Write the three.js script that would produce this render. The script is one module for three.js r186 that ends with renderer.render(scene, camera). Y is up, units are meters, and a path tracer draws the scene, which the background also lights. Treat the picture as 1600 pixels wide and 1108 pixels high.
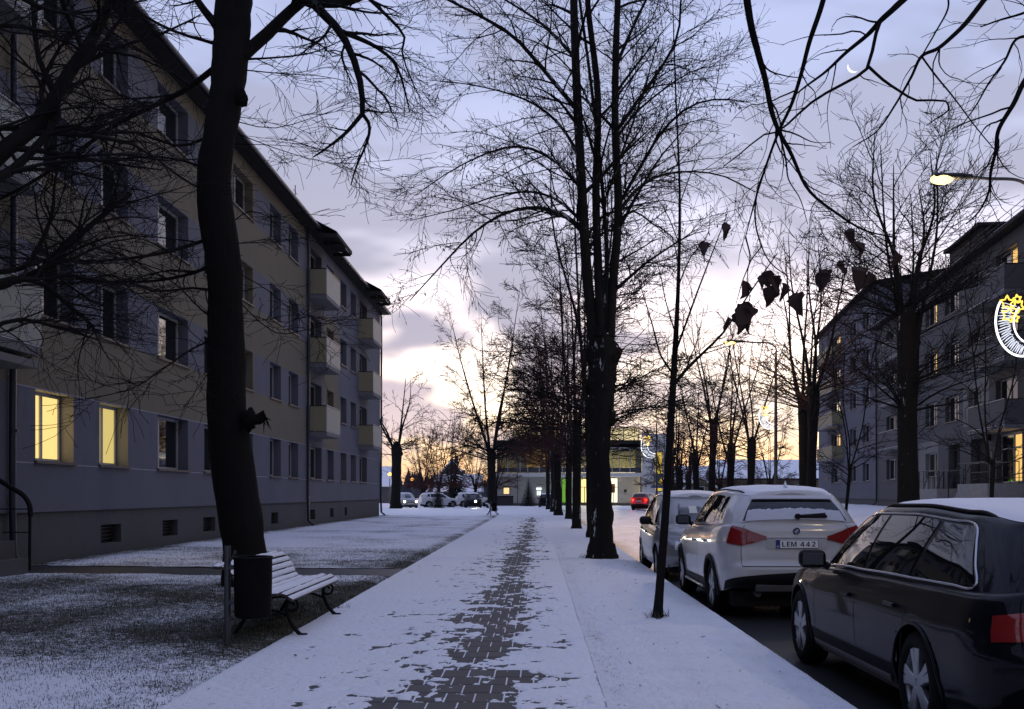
import * as THREE from 'three';
import { mergeGeometries } from 'three/addons/utils/BufferGeometryUtils.js';
import { RoundedBoxGeometry } from 'three/addons/geometries/RoundedBoxGeometry.js';
import { ImprovedNoise } from 'three/addons/math/ImprovedNoise.js';
import { RectAreaLightUniformsLib } from 'three/addons/lights/RectAreaLightUniformsLib.js';
RectAreaLightUniformsLib.init();

// ---------------------------------------------------------------- camera
const EYE = 1.42, FOC = 1590, CX = 840, CY = 771;            // eye height (m), focal length and vanishing point (px of a 1600 x 1108 frame)
const scene = new THREE.Scene();
const camera = new THREE.PerspectiveCamera(2 * Math.atan(CY / FOC) * 180 / Math.PI, 1680 / 1542, 0.1, 3000);
camera.position.set(0, EYE, 0);
camera.lookAt(0, EYE, -10);
camera.setViewOffset(1680, 1542, 0, 0, 1600, 1108);           // shifted lens: the street's verticals stay upright
const P = (x, y, d) => new THREE.Vector3((x - CX) / FOC * d, EYE - (y - CY) / FOC * d, -d);

// ---------------------------------------------------------------- small maths
function rng(seed) { let a = seed >>> 0; return () => { a = (a + 0x6D2B79F5) | 0; let t = Math.imul(a ^ (a >>> 15), 1 | a); t = (t + Math.imul(t ^ (t >>> 7), 61 | t)) ^ t; return ((t ^ (t >>> 14)) >>> 0) / 4294967296; }; }
const perlin = new ImprovedNoise();
const fbm = (x, y, z, o = 4) => { let s = 0, a = 0.5, f = 1; for (let i = 0; i < o; i++) { s += a * perlin.noise(x * f, y * f, z * f + i * 7.3); a *= 0.5; f *= 2.03; } return s; };
const clamp = (x, a = 0, b = 1) => Math.min(b, Math.max(a, x));
const sstep = (a, b, x) => { const t = clamp((x - a) / (b - a)); return t * t * (3 - 2 * t); };
const lerp = (a, b, t) => a + (b - a) * t;
function curve1(keys) { return (x) => { if (x <= keys[0][0]) return keys[0][1]; for (let i = 1; i < keys.length; i++) if (x <= keys[i][0]) { const [a, u] = keys[i - 1], [b, v] = keys[i], t = (x - a) / (b - a), s = t * t * (3 - 2 * t); return u + (v - u) * s; } return keys[keys.length - 1][1]; }; }

// ---------------------------------------------------------------- sky at dusk: after sunset, broken lavender cloud over a warm horizon
const GLOW_AZ = 7;                                             // degrees right of the street's axis
{
  const W = 2048, H = 1024, data = new Float32Array(W * H * 4);
  const keysGlow = [[0, 1.14, .58, .25], [1.5, 1.26, .74, .36], [3, 1.36, .95, .56], [5, 1.40, 1.14, .88], [7.5, 1.26, 1.05, .94], [10, .90, .77, .80], [13, .58, .55, .655], [17, .43, .445, .595], [22, .355, .395, .58], [30, .33, .38, .595], [45, .315, .37, .63], [90, .30, .36, .66]];
  const keysAway = [[0, .19, .20, .26], [6, .21, .215, .29], [14, .23, .245, .34], [26, .25, .285, .45], [45, .275, .325, .55], [90, .30, .36, .66]];
  const ramp = (keys, e) => { let i = 1; while (i < keys.length - 1 && keys[i][0] < e) i++; const a = keys[i - 1], b = keys[i], t = clamp((e - a[0]) / (b[0] - a[0])); return [1, 2, 3].map((c) => lerp(a[c], b[c], t)); };
  for (let row = 0; row < H; row++) {
    const up = ((row + .5) / H - .5) * Math.PI, e = up * 180 / Math.PI, se = Math.sin(up), ce = Math.cos(up);
    const g = ramp(keysGlow, Math.max(e, 0)), w = ramp(keysAway, Math.max(e, 0));
    for (let col = 0; col < W; col++) {
      const round = ((col + .5) / W - .5) * 2 * Math.PI, x = Math.cos(round) * ce, z = Math.sin(round) * ce;
      let az = Math.atan2(x, -z) * 180 / Math.PI - GLOW_AZ; if (az > 180) az -= 360; if (az < -180) az += 360;
      const k = Math.exp(-((az / 46) ** 2)), o = (row * W + col) * 4;
      let c = [0, 1, 2].map((i) => lerp(w[i], g[i], k));
      if (e > 0) {
        const A = az * .045, E = e * (1 + .25 * sstep(0, 14, 14 - e));
        const warp = fbm(A * 1.1, E * .08, 2.2, 3);
        const n = fbm(A * 1.25 + E * .03 + warp * .6, E * .15 + warp * 1.0, 5.1, 5) * 1.25 + fbm(A * 3.2 + warp * 1.4, E * .36 + A * .7, 8.8, 5) * .80;
        const deck = sstep(-.05, .20, n + .05 * Math.sin(E * .42)), thin = sstep(.05, -.35, n);
        const low = Math.exp(-(((e - 9) / 6.5) ** 2)), band = sstep(.3, 2, e) * (.42 + .52 * low) * (1 - .5 * sstep(28, 60, e));
        const shade = [.335, .335, .435], sh = k * Math.exp(-(((e - 3.5) / 4.5) ** 2)), amt = Math.min(1, deck * (band + .25 * sh)) * (1 - .30 * sh * Math.exp(-(((az - 2) / 9) ** 2)));
        c = c.map((a, i) => lerp(a, Math.min(a, shade[i] * lerp(.55, 1, k) * (1 + sh * [.95, .55, .25][i])), amt));
        c = c.map((a, i) => a * (1 + (.42 * low + .16) * thin * [1.0, .97, .92][i]));
      }
      data[o] = c[0]; data[o + 1] = c[1]; data[o + 2] = c[2]; data[o + 3] = 1;
    }
  }
  const sky = new THREE.DataTexture(data, W, H, THREE.RGBAFormat, THREE.FloatType);
  sky.mapping = THREE.EquirectangularReflectionMapping; sky.magFilter = THREE.LinearFilter; sky.minFilter = THREE.LinearFilter; sky.needsUpdate = true;
  scene.background = sky; scene.environment = sky;
}
// the sun has just gone: only a faint, very soft, warm light from the glow is left
const sun = new THREE.DirectionalLight(0xffc08a, 0.08);
{ const a = GLOW_AZ * Math.PI / 180, e = 5 * Math.PI / 180; sun.position.set(Math.sin(a) * Math.cos(e) * 120, Math.sin(e) * 120, -Math.cos(a) * Math.cos(e) * 120); }
sun.target.position.set(0, 0, 0); sun.shadow.radius = 24; sun.castShadow = true;
Object.assign(sun.shadow.camera, { left: -80, right: 80, top: 60, bottom: -60, near: 1, far: 400 }); sun.shadow.mapSize.set(4096, 4096);
sun.name = 'afterglow_sun'; scene.add(sun, sun.target);
const renderer = new THREE.WebGLRenderer({ antialias: true });
renderer.toneMapping = THREE.LinearToneMapping; renderer.toneMappingExposure = 1.4;
renderer.shadowMap.enabled = true; renderer.setSize(1024, 709);

// ---------------------------------------------------------------- naming and building helpers
const taken = new Map();
function numbered(name) { const n = taken.get(name) ?? 0; taken.set(name, n + 1); return n ? `${name}_${String(n).padStart(3, '0')}` : name; }
function tag(o, label, category, group) { o.userData.label = label; o.userData.category = category; if (group) o.userData.group = group; return o; }
function thing(name, label, category, at = [0, 0, 0], turn = 0, group) { const o = new THREE.Group(); o.name = numbered(name); o.position.set(...at); o.rotation.y = turn; scene.add(o); return tag(o, label, category, group); }
function mesh(name, geo, mat, parent) { const m = new THREE.Mesh(geo, mat); m.castShadow = m.receiveShadow = true; if (parent) { m.name = name; parent.add(m); } else { m.name = numbered(name); scene.add(m); } return m; }
function struct(name, geo, mat, parent) { const m = mesh(name, geo, mat, parent); if (!parent) m.userData.kind = 'structure'; return m; }
function dup(root, at, turn, label) { const r = root.clone(); r.name = numbered(root.name.replace(/_\d{3}$/, '')); r.userData = { ...root.userData, label }; r.position.set(...at); r.rotation.y = turn; scene.add(r); return r; }
function mg(list) { return mergeGeometries(list.map((g) => { const n = g.index ? g.toNonIndexed() : g; for (const k of Object.keys(n.attributes)) if (!['position', 'normal', 'uv'].includes(k)) n.deleteAttribute(k); return n; })); }
function bx(w, h, d, x = 0, y = 0, z = 0) { return new THREE.BoxGeometry(w, h, d).translate(x, y, z); }
function bb(x0, x1, y0, y1, z0, z1) { return bx(x1 - x0, y1 - y0, z1 - z0, (x0 + x1) / 2, (y0 + y1) / 2, (z0 + z1) / 2); }
function rb(w, h, d, r, x = 0, y = 0, z = 0, s = 2) { return new RoundedBoxGeometry(w, h, d, s, r).translate(x, y, z); }
function cyl(r0, r1, h, n = 12, x = 0, y = 0, z = 0) { return new THREE.CylinderGeometry(r1, r0, h, n).translate(x, y, z); }
function bar(a, b, r, n = 6, r2 = r) { const A = new THREE.Vector3(...a), B = new THREE.Vector3(...b), d = B.clone().sub(A), g = new THREE.CylinderGeometry(r2, r, d.length(), n); g.applyQuaternion(new THREE.Quaternion().setFromUnitVectors(new THREE.Vector3(0, 1, 0), d.clone().normalize())); return g.translate(...A.add(B).multiplyScalar(.5).toArray()); }
function tube(pts, r, n = 24, s = 6, closed = false) { return new THREE.TubeGeometry(new THREE.CatmullRomCurve3(pts.map((p) => p.isVector3 ? p : new THREE.Vector3(...p)), closed), n, r, s, closed); }
function metreUV(g) { const p = g.attributes.position, n = g.attributes.normal, uv = new Float32Array(p.count * 2); for (let i = 0; i < p.count; i++) { const a = Math.abs(n.getX(i)), b = Math.abs(n.getY(i)), c = Math.abs(n.getZ(i)); uv[2 * i] = a > b && a > c ? p.getZ(i) : p.getX(i); uv[2 * i + 1] = b >= a && b > c ? p.getZ(i) : p.getY(i); } g.setAttribute('uv', new THREE.BufferAttribute(uv, 2)); return g; }
// grid surface: f(u, v) -> [x, y, z], optional keep(u, v) to leave quads out
function sheet(nu, nv, f, uvf, keep) {
  const pos = [], uv = [], idx = [];
  for (let j = 0; j <= nv; j++) for (let i = 0; i <= nu; i++) { const p = f(i / nu, j / nv); pos.push(p[0], p[1], p[2]); const t = uvf ? uvf(p) : [p[0], p[2]]; uv.push(t[0], t[1]); }
  for (let j = 0; j < nv; j++) for (let i = 0; i < nu; i++) { if (keep && !keep((i + .5) / nu, (j + .5) / nv)) continue; const a = j * (nu + 1) + i, b = a + 1, c = a + nu + 1, d = c + 1; idx.push(a, b, d, a, d, c); }
  const g = new THREE.BufferGeometry(); g.setAttribute('position', new THREE.Float32BufferAttribute(pos, 3)); g.setAttribute('uv', new THREE.Float32BufferAttribute(uv, 2)); g.setIndex(idx); g.computeVertexNormals(); return g;
}
// textures
function tex(w, h, f, srgb = false, rx = 1, ry = 1) { const d = new Uint8Array(w * h * 4); for (let y = 0; y < h; y++) for (let x = 0; x < w; x++) { const c = f(x / w, y / h, x, y), o = (y * w + x) * 4; d[o] = clamp(c[0]) * 255; d[o + 1] = clamp(c[1]) * 255; d[o + 2] = clamp(c[2]) * 255; d[o + 3] = 255; } const t = new THREE.DataTexture(d, w, h); t.magFilter = THREE.LinearFilter; t.minFilter = THREE.LinearMipmapLinearFilter; t.generateMipmaps = true; t.wrapS = t.wrapT = THREE.RepeatWrapping; t.repeat.set(rx, ry); if (srgb) t.colorSpace = THREE.SRGBColorSpace; t.needsUpdate = true; return t; }
const toS = (c) => c <= .0031308 ? c * 12.92 : 1.055 * Math.pow(c, 1 / 2.4) - .055;
const lin = (r, g, b) => new THREE.Color().setRGB(r, g, b);
// tiling noise in [0,1]
function tnoise(n, freq, oct, seed) { const a = new Float32Array(n * n); const r = 1 / (2 * Math.PI); for (let y = 0; y < n; y++) for (let x = 0; x < n; x++) { let s = 0, am = .5, f = freq; for (let o = 0; o < oct; o++) { const X = x / n * f, Y = y / n * f; const wx = X % f, wy = Y % f, bx_ = wx / f, by_ = wy / f; const N = (i, j) => perlin.noise(wx + i * f + seed, wy + j * f + seed * 1.7, o * 11.3 + seed); s += am * lerp(lerp(N(0, 0), N(-1, 0), bx_), lerp(N(0, -1), N(-1, -1), bx_), by_); am *= .5; f *= 2; } a[y * n + x] = clamp(s * .9 + .5); } return (u, v) => a[(Math.floor(((v % 1) + 1) % 1 * n) % n) * n + Math.floor(((u % 1) + 1) % 1 * n) % n]; }
const NZ = { fine: tnoise(512, 64, 3, 3.3), mid: tnoise(512, 16, 5, 11.7), coarse: tnoise(512, 4, 6, 23.1) };
const std = (o) => new THREE.MeshStandardMaterial(o);
const phy = (o) => new THREE.MeshPhysicalMaterial(o);
const bumpFine = tex(512, 512, (u, v) => { const n = NZ.fine(u, v) * .6 + NZ.mid(u, v) * .4; return [n, n, n]; }, false, 1.4, 1.4);
const bumpSnow = tex(512, 512, (u, v) => { const n = NZ.fine(u, v) * .35 + NZ.mid(u, v) * .65; return [n, n, n]; }, false, .9, .9);
const snowMap = tex(512, 512, (u, v) => { const n = .93 + .07 * (NZ.mid(u, v) * .5 + NZ.fine(u, v) * .5), g = NZ.fine(u * 2, v * 2) > .76 ? .80 : 1; return [toS(.84 * n * g), toS(.85 * n * g), toS(.87 * n * g)]; }, true, .45, .45);
const M = {
  snow: std({ color: 0xffffff, map: snowMap, roughness: .85, bumpMap: bumpSnow, bumpScale: .03 }),
  snowPlain: std({ color: lin(.82, .83, .85), roughness: .85, bumpMap: bumpFine, bumpScale: .004 }),
  glass: phy({ color: lin(.012, .014, .016), roughness: .03, ior: 1.52, specularIntensity: 1 }),
  pvc: std({ color: lin(.38, .385, .39), roughness: .45 }),
  darkMetal: std({ color: lin(.03, .03, .034), roughness: .5, metalness: .6 }),
  iron: phy({ color: lin(.010, .010, .011), roughness: .65, specularIntensity: .3, bumpMap: bumpFine, bumpScale: .002 }),
  zinc: std({ color: lin(.09, .09, .095), roughness: .55, metalness: .7 }),
  concrete: std({ color: 0xffffff, map: tex(256, 256, (u, v) => { const n = .26 * (.75 + .5 * NZ.mid(u, v)) * (.9 + .2 * NZ.fine(u, v)); return [toS(n), toS(n * .98), toS(n * .94)]; }, true, .5, .5), roughness: .9, bumpMap: bumpFine, bumpScale: .004 }),
};
// ================================================================ the setting: ground, path, road
const PATH_L = -2.49, PATH_R = 0.46, KERB = 2.0, ROAD_Y = -0.12;
struct('ground', sheet(60, 60, (u, v) => [lerp(-700, 700, u), -0.20, lerp(150, -900, v)]), M.snow);
// lawn: thin snow over grass, blades showing where it is trodden or sheltered
function cover(x, d) {                                          // share of the ground that snow hides
  let c = .74;
  const q = d + 1.6 * fbm(x * .45, d * .35, 2, 4) + .12 * (x + 6);
  c -= .34 * sstep(7.6, 10.6, q) * (1 - sstep(14.6, 17.6, q));
  c -= .30 * Math.exp(-(((d - 11.2) / 1.5) ** 2) - (((x + 2.75) / .55) ** 2));
  c -= .14 * Math.exp(-(((d - 21.5) / 2.4) ** 2)) * sstep(-8.5, -6, x);
  c -= .22 * Math.exp(-(((x + 2.62) / .22) ** 2)) * sstep(10, 14, d);
  c += .55 * fbm(x * .5 + 4, d * .34, 6, 5);
  c -= .30 * sstep(-8.9, -9.5, x);
  return clamp(c, .12, .97);
}
const LX0 = -9.6, LX1 = PATH_L;
const lawnY = (x, d) => .02 + .05 * sstep(-4, -9, x) + .035 * fbm(x * .9, d * .9, 3, 3) * sstep(-2.55, -3.2, x) - .035 * sstep(-2.75, -2.5, x);
function lawnPatch(name, d0, d1, nx, nd, tw, th) {
  const t = tex(tw, th, (u, v) => {
    const x = lerp(LX0, LX1, u), d = lerp(d0, d1, v), c = cover(x, d);
    const n = NZ.fine(x * .9, d * .9) * .45 + NZ.fine(x * 2.3 + .3, d * 1.7) * .30 + NZ.mid(x * .7, d * .7) * .25;
    const k = sstep(.30 + .40 * c + .05, .30 + .40 * c - .07, n), gr = .55 + .9 * NZ.fine(x * 3.1, d * 3.1);
    const st = .92 + .12 * NZ.mid(x * .3, d * .3);
    return [toS(lerp(.040 * gr, .78 * st, k)), toS(lerp(.040 * gr, .80 * st, k)), toS(lerp(.026 * gr, .84 * st, k))];
  }, true);
  t.wrapS = t.wrapT = THREE.ClampToEdgeWrapping;
  const m = std({ color: 0xffffff, map: t, roughness: .9, bumpMap: bumpSnow, bumpScale: .02 });
  const g = sheet(nx, nd, (u, v) => { const x = lerp(LX0, LX1, u), d = lerp(d0, d1, v); return [x, lawnY(x, d) + .010 * fbm(x * 7, d * 7, 1, 2), -d]; }, (p) => [(p[0] - LX0) / (LX1 - LX0), (-p[2] - d0) / (d1 - d0)]);
  m.bumpMap = null;
  const o = struct(name, g, m); return o;
}
lawnPatch('lawn', -4, 17.3, 140, 300, 2048, 2048);
lawnPatch('lawn', 19.1, 64, 110, 240, 2048, 2048);
struct('lawn', sheet(90, 80, (u, v) => { const x = lerp(-60, PATH_L, u), d = lerp(64, 98, v); return [x, .0 + .05 * fbm(x * .3, d * .3, 5, 3), -d]; }), M.snow);
{ // cleared walk from the path to the house door
  const wet = std({ color: 0xffffff, roughness: .55, map: tex(512, 256, (u, v) => { const n = NZ.mid(u * 2, v), k = sstep(.66, .78, n * .6 + NZ.fine(u * 3, v * 2) * .4 + .10 * Math.abs(v - .5)), a = .016 * (.7 + .6 * NZ.fine(u * 4, v * 2)); return [toS(lerp(a, .6, k)), toS(lerp(a, .61, k)), toS(lerp(a * 1.05, .65, k))]; }, true), bumpMap: bumpFine, bumpScale: .006 });
  struct('entrance_walk', sheet(40, 8, (u, v) => { const x = lerp(LX0, PATH_L, u); return [x, .006 + .045 * sstep(-4, -9, x), -lerp(17.3, 19.1, v)]; }, (p) => [(p[0] - LX0) / 7.1, (-p[2] - 17.3) / 1.8]), wet);
}
// ---- the paved path: pavers with snow trodden off along the middle
const path = new THREE.Group(); path.name = 'path'; path.userData.kind = 'structure'; scene.add(path);
const PW = .205, PL = .315, GAP = .011;
function bare(x, d) {                                           // > 0 where feet have cleared the snow
  const xc = -.45 + .22 * fbm(1.5, d * .22, 3.3, 2) + .003 * (d - 8);
  const row = Math.floor(d / PL), rn = perlin.noise(row * .83, 3.3, 7.1), inrow = d / PL - row;
  const core = Math.exp(-(((x - xc) / .34) ** 2)), wide = Math.exp(-(((x - xc + .16) / 1.15) ** 2));
  const far = sstep(16, 40, d);
  const streak = fbm(x * 1.25 + row * 3.7, row * 1.9, 5.5, 4), lump = fbm(x * 2.3, d * 1.5, 4.1, 3), fine = fbm(x * 11, d * 8, 2.5, 3);
  return core * .80 + wide * .52 + rn * .42 + streak * 1.15 + lump * .80 + fine * 1.25 + 1.1 * wide * sstep(.22, .40, perlin.noise(x * 6.5 + 4, d * 8.5, 6.6) + .25 * fine) - .85 - .55 * Math.max(0, Math.abs(inrow - .5) - .28) - far * .22 - 2 * sstep(60, 88, d);
}
const snowTop = (x, d) => { const b = bare(x, d), n = fbm(x * 3, d * 3, 8, 3); let h = clamp(-b * .045, -.006, .011); if (h > 0) h += .006 * n * clamp(-b * 2); return h + .006 * fbm(x * 22, d * 16, 1, 3) * clamp(-b * 4); };
{
  struct('paver_bed', sheet(2, 40, (u, v) => [lerp(PATH_L, PATH_R, u), -.036, -lerp(-4, 100, v)]), std({ color: lin(.05, .05, .05), roughness: .9 }), path);
  // snow sheet, finer near the viewer's end of the path
  const ds = []; for (let d = 3; d < 100;) { ds.push(d); d += Math.max(.014, .0125 * (d / 6.6) ** 2); }
  const nx = 230, pos = [], uv = [], idx = [];
  ds.forEach((d) => { for (let i = 0; i <= nx; i++) { const x = lerp(PATH_L - .01, PATH_R + .01, i / nx); const e = Math.min(i, nx - i) / nx; pos.push(x, d > 90 ? .012 : snowTop(x, d) - (e < .004 ? .02 : 0), -d); uv.push(x, d); } });
  for (let j = 0; j < ds.length - 1; j++) for (let i = 0; i < nx; i++) { const a = j * (nx + 1) + i, b = a + 1, c = a + nx + 1, e = c + 1; idx.push(a, b, e, a, e, c); }
  const g = new THREE.BufferGeometry(); g.setAttribute('position', new THREE.Float32BufferAttribute(pos, 3)); g.setAttribute('uv', new THREE.Float32BufferAttribute(uv, 2)); g.setIndex(idx); g.computeVertexNormals();
  const s = mesh('trodden_snow', g, M.snow, path); s.userData.kind = 'stuff';
  // pavers: those the snow leaves in view, one by one; the few small far ones joined
  const tones = [0, 1, 2].map((k) => std({ color: 0xffffff, roughness: .62, map: tex(128, 128, (u, v) => { const n = (.032 + .010 * k) * (.55 + .9 * NZ.fine(u * .25 + k * .3, v * .25)); return [toS(n), toS(n * .97), toS(n * .95)]; }, true), bumpMap: bumpFine, bumpScale: .003 }));
  const pg = rb(PW - GAP, .06, PL - GAP, .006, 0, 0, 0, 1), spots = [], r = rng(5);
  for (let row = Math.floor(5.5 / PL); row * PL < 60; row++) {
    const d = (row + .5) * PL;
    for (let x = PATH_L + PW * (row % 2 ? 1 : .5); x < PATH_R - PW / 2; x += PW) {
      let m = -1, k = 0; for (let i = -2; i <= 2; i++) for (let j = -1; j <= 1; j++) { const b = bare(x + i * .045, d + j * .12); m = Math.max(m, b); if (b > .1) k++; }
      if (m > .06) spots.push([x, d, (k + .5) / (d * d * d)]);
    }
  }
  spots.sort((a, b) => b[2] - a[2]);
  const rest = [];
  spots.forEach(([x, d], i) => {
    const y = -.031 + r() * .002, rx = (r() - .5) * .008, rz = (r() - .5) * .008, m = tones[Math.floor(r() * 3)];
    if (i < 300) { const p = mesh('paver', pg, m, path); p.position.set(x, y, -d); p.rotation.set(rx, 0, rz); }
    else rest.push(bx(PW - GAP, .06, PL - GAP, x, y, -d));
  });
  if (rest.length) { const o = mesh('paver_rest', mg(rest), tones[1], path); o.name = 'far_pavers'; o.userData.kind = 'stuff'; }
}
// ---- verge between path and kerb
const vergeY = (x, d) => .012 - .03 * sstep(2.085, 2.135, x) + .03 * sstep(.48, .9, x) * (1 - sstep(1.6, 1.98, x)) + .03 * fbm(x * 1.6, d * 1.1, 12, 3) * sstep(.46, .7, x) * (1 - sstep(1.85, 2.1, x)) + .010 * fbm(x * 7, d * 7, 2, 3);
const VR = KERB + .135;
{
  const t = tex(1024, 2048, (u, v) => { const x = lerp(PATH_R, VR, u), d = lerp(3, 30, v); const n = NZ.fine(x * 1.1 + .2, d * .8) * .42 + NZ.fine(x * 2.3, d * 2) * .30 + NZ.mid(x * .5, d * .5) * .28; const edge = Math.exp(-(((x - .56) / .10) ** 2)) * .09 + .13 * (NZ.coarse(x * .25, d * .12) - .35); const k = 1 - .8 * sstep(.66 - edge, .74 - edge, n), st = .93 + .10 * NZ.mid(x * .4, d * .4), g = .07 * (.6 + NZ.fine(x, d)); return [toS(lerp(g, .84 * st, k)), toS(lerp(g * .97, .85 * st, k)), toS(lerp(g * .85, .87 * st, k))]; }, true); t.wrapS = t.wrapT = THREE.ClampToEdgeWrapping;
  const vb = bumpSnow.clone(); vb.repeat.set(2.4, 38); const m = std({ color: 0xffffff, map: t, roughness: .85, bumpMap: vb, bumpScale: .035 });
  struct('verge', sheet(90, 700, (u, v) => { const x = lerp(PATH_R, VR + .01 * fbm(3, v * 60, 2, 3) * (u > .97 ? 1 : 0), u), d = lerp(3, 30, v * v * .7 + v * .3); return [x, vergeY(x, d) + .016 * fbm(x * 14, d * 9, 3, 3) * (1 - sstep(1.95, 2.1, x)), -d]; }, (p) => [(p[0] - PATH_R) / (VR - PATH_R), (-p[2] - 3) / 27]), m);
  struct('verge', sheet(20, 60, (u, v) => { const x = lerp(PATH_R, VR, u), d = lerp(30, 98, v); return [x, vergeY(x, d), -d]; }), M.snow);
  // edging strip and kerb
  const kerb = new THREE.Group(); kerb.name = 'kerb'; kerb.userData.kind = 'structure'; scene.add(kerb);
  const kg = rb(.13, .30, .99, .012, 0, 0, 0, 1), r = rng(8);
  for (let k = 0; k < 32; k++) { const s = mesh('kerb_stone', kg, M.concrete, kerb); s.position.set(KERB + .065, -.165 + r() * .006, -(3.5 + k)); }
  mesh('kerb_run', bb(KERB, KERB + .13, -.28, -.01, -98, -35.1), M.concrete, kerb);
}
// ---- road: wet bare asphalt along the parked cars, packed snow on the carriageway
{
  const t = tex(1024, 2048, (u, v) => {
    const x = lerp(KERB, 9.2, u), d = lerp(-6, 110, v);
    const wob = fbm(x * .8, d * .25, 4, 4);
    let s = sstep(4.6, 5.4, x + wob * 1.2) ;                    // snow away from the parking lane
    s = Math.max(s, sstep(16.8, 19.5, d + wob * 3) * sstep(2.2, 2.8, x + wob * .5));
    s *= .55 + .45 * sstep(.35, .6, NZ.mid(x * .11, d * .03) * .7 + NZ.fine(x * .2, d * .06) * .3);
    const a = .030 * (.7 + .6 * NZ.fine(x * .7, d * .7));
    const w = .72 * (.85 + .3 * NZ.mid(x * .2, d * .05));
    return [toS(lerp(a, w, s)), toS(lerp(a, w * 1.0, s)), toS(lerp(a * 1.05, w * 1.03, s))];
  }, true); t.wrapS = t.wrapT = THREE.ClampToEdgeWrapping;
  struct('road', sheet(60, 200, (u, v) => { const x = lerp(KERB + .1, 9.2, u), d = lerp(-6, 110, v); return [x, ROAD_Y + .015 * sstep(2, 5.6, x) * (1 - sstep(5.6, 9.2, x)), -d]; }, (p) => [(p[0] - KERB) / 7.2, (-p[2] + 6) / 116]), std({ color: 0xffffff, map: t, roughness: .36, bumpMap: bumpFine, bumpScale: .005 }));
  struct('cross_street', sheet(40, 6, (u, v) => [lerp(-90, 90, u), -.11, -lerp(98, 126, v)]), std({ color: 0xffffff, map: snowMap, roughness: .5, bumpMap: bumpSnow, bumpScale: .02 }));
  struct('kerb', bb(9.2, 9.34, -.25, .0, -98, 6), M.concrete);
  struct('lawn', sheet(50, 90, (u, v) => { const x = lerp(9.34, 60, u), d = lerp(-6, 98, v); return [x, .0 + .55 * sstep(10.5, 19, x) * sstep(20, 40, d) + .06 * fbm(x * .5, d * .4, 3, 3) * sstep(9.4, 10.5, x), -d]; }), M.snow);
}
// grass blades standing out of the thin snow, and litter on the verge
{
  const r = rng(77), blade = new THREE.BufferGeometry();
  blade.setAttribute('position', new THREE.Float32BufferAttribute([-.002, 0, 0, .002, 0, 0, .0012, .6, .12, -.0012, .6, .12, 0, 1, .42], 3)); blade.setIndex([0, 1, 2, 0, 2, 3, 3, 2, 4]); blade.computeVertexNormals();
  const N = 90000, im = new THREE.InstancedMesh(blade, std({ color: lin(.040, .042, .026), roughness: .9, side: THREE.DoubleSide }), N), q = new THREE.Object3D(); let n = 0;
  for (let t = 0; n < N && t < N * 14; t++) {
    const d = 5.8 + 20 * r() ** 1.5, x = lerp(-9.5, -2.52, r()); if (d > 17.3 && d < 19.1) continue; if (840 + 1590 * x / d < -40) continue;
    const c = cover(x, d), e = fbm(x * 2.2, d * 2.2, 31, 3);
    if (r() > (1.05 - c) * (.45 + 1.6 * Math.max(0, e + .15))) continue;
    q.position.set(x, lawnY(x, d) - .004, -d); const s = .014 + .028 * r() * r() + .014 * (1 - c); q.scale.set(.8 + .6 * r(), s, s * (.6 + r())); q.rotation.set((r() - .5) * .9, r() * 6.28, (r() - .5) * .9); q.updateMatrix(); im.setMatrixAt(n++, q.matrix);
  }
  im.count = n; im.name = 'grass'; im.castShadow = im.receiveShadow = true; im.userData = { kind: 'stuff', label: 'dark grass blades poking through the thin snow on the lawn', category: 'grass' }; scene.add(im);
  const leaf = new THREE.PlaneGeometry(1, 1, 2, 2); { const p = leaf.attributes.position; for (let i = 0; i < p.count; i++) p.setZ(i, .25 * Math.sin(p.getX(i) * 3) + .15 * p.getY(i)); leaf.rotateX(-Math.PI / 2); leaf.computeVertexNormals(); }
  const NL = 260, lm = new THREE.InstancedMesh(leaf, std({ color: lin(.05, .04, .03), roughness: .9, side: THREE.DoubleSide }), NL);
  for (let k = 0; k < NL; k++) { const d = 5.8 + 26 * r() ** 1.8, onPath = k > 170, x = onPath ? lerp(PATH_L + .1, PATH_R - .1, r()) : PATH_R + .05 + 1.4 * r() ** 1.3; q.position.set(x, (onPath ? .014 : vergeY(x, d)) + .008, -d); const s = .006 + .016 * r() * r(); q.scale.set(s * (1 + 3 * r()), s, s * .7); q.rotation.set((r() - .5) * .6, r() * 6.28, (r() - .5) * .6); q.updateMatrix(); lm.setMatrixAt(k, q.matrix); }
  lm.name = 'leaf_litter'; lm.userData = { kind: 'stuff', label: 'dark leaf crumbs scattered on the snow', category: 'litter' }; scene.add(lm);
  // tufts round the base of the first big tree of the row
  const tm = new THREE.InstancedMesh(blade, std({ color: lin(.045, .046, .026), roughness: .8, side: THREE.DoubleSide }), 2600); n = 0;
  for (const [tx, td, cnt, rad] of [[1.36, 21.7, 900, .5], [1.33, 11.3, 160, .16], [-2.75, 12.5, 700, .45], [-4.4, 15.5, 600, .5]]) for (let k = 0; k < cnt; k++) { const a = r() * 6.28, o = rad * (.35 + .65 * r()); if (perlin.noise(Math.cos(a) * 2.4 + tx, Math.sin(a) * 2.4, td) < -.02 + .35 * (o / rad - .6)) continue; const x = tx + o * Math.cos(a), d = td + o * Math.sin(a); q.position.set(x, (x > 0 ? vergeY(x, d) : lawnY(x, d)) - .005, -d); const s = .05 + .08 * r(); q.scale.set(1.6, s, s); q.rotation.set((r() - .5), r() * 6.28, (r() - .5)); q.updateMatrix(); tm.setMatrixAt(n++, q.matrix); }
  tm.count = n; tm.name = 'grass_tufts'; tm.userData = { kind: 'stuff', label: 'rough grass tufts round tree and bench feet', category: 'grass' }; scene.add(tm);
}
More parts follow.
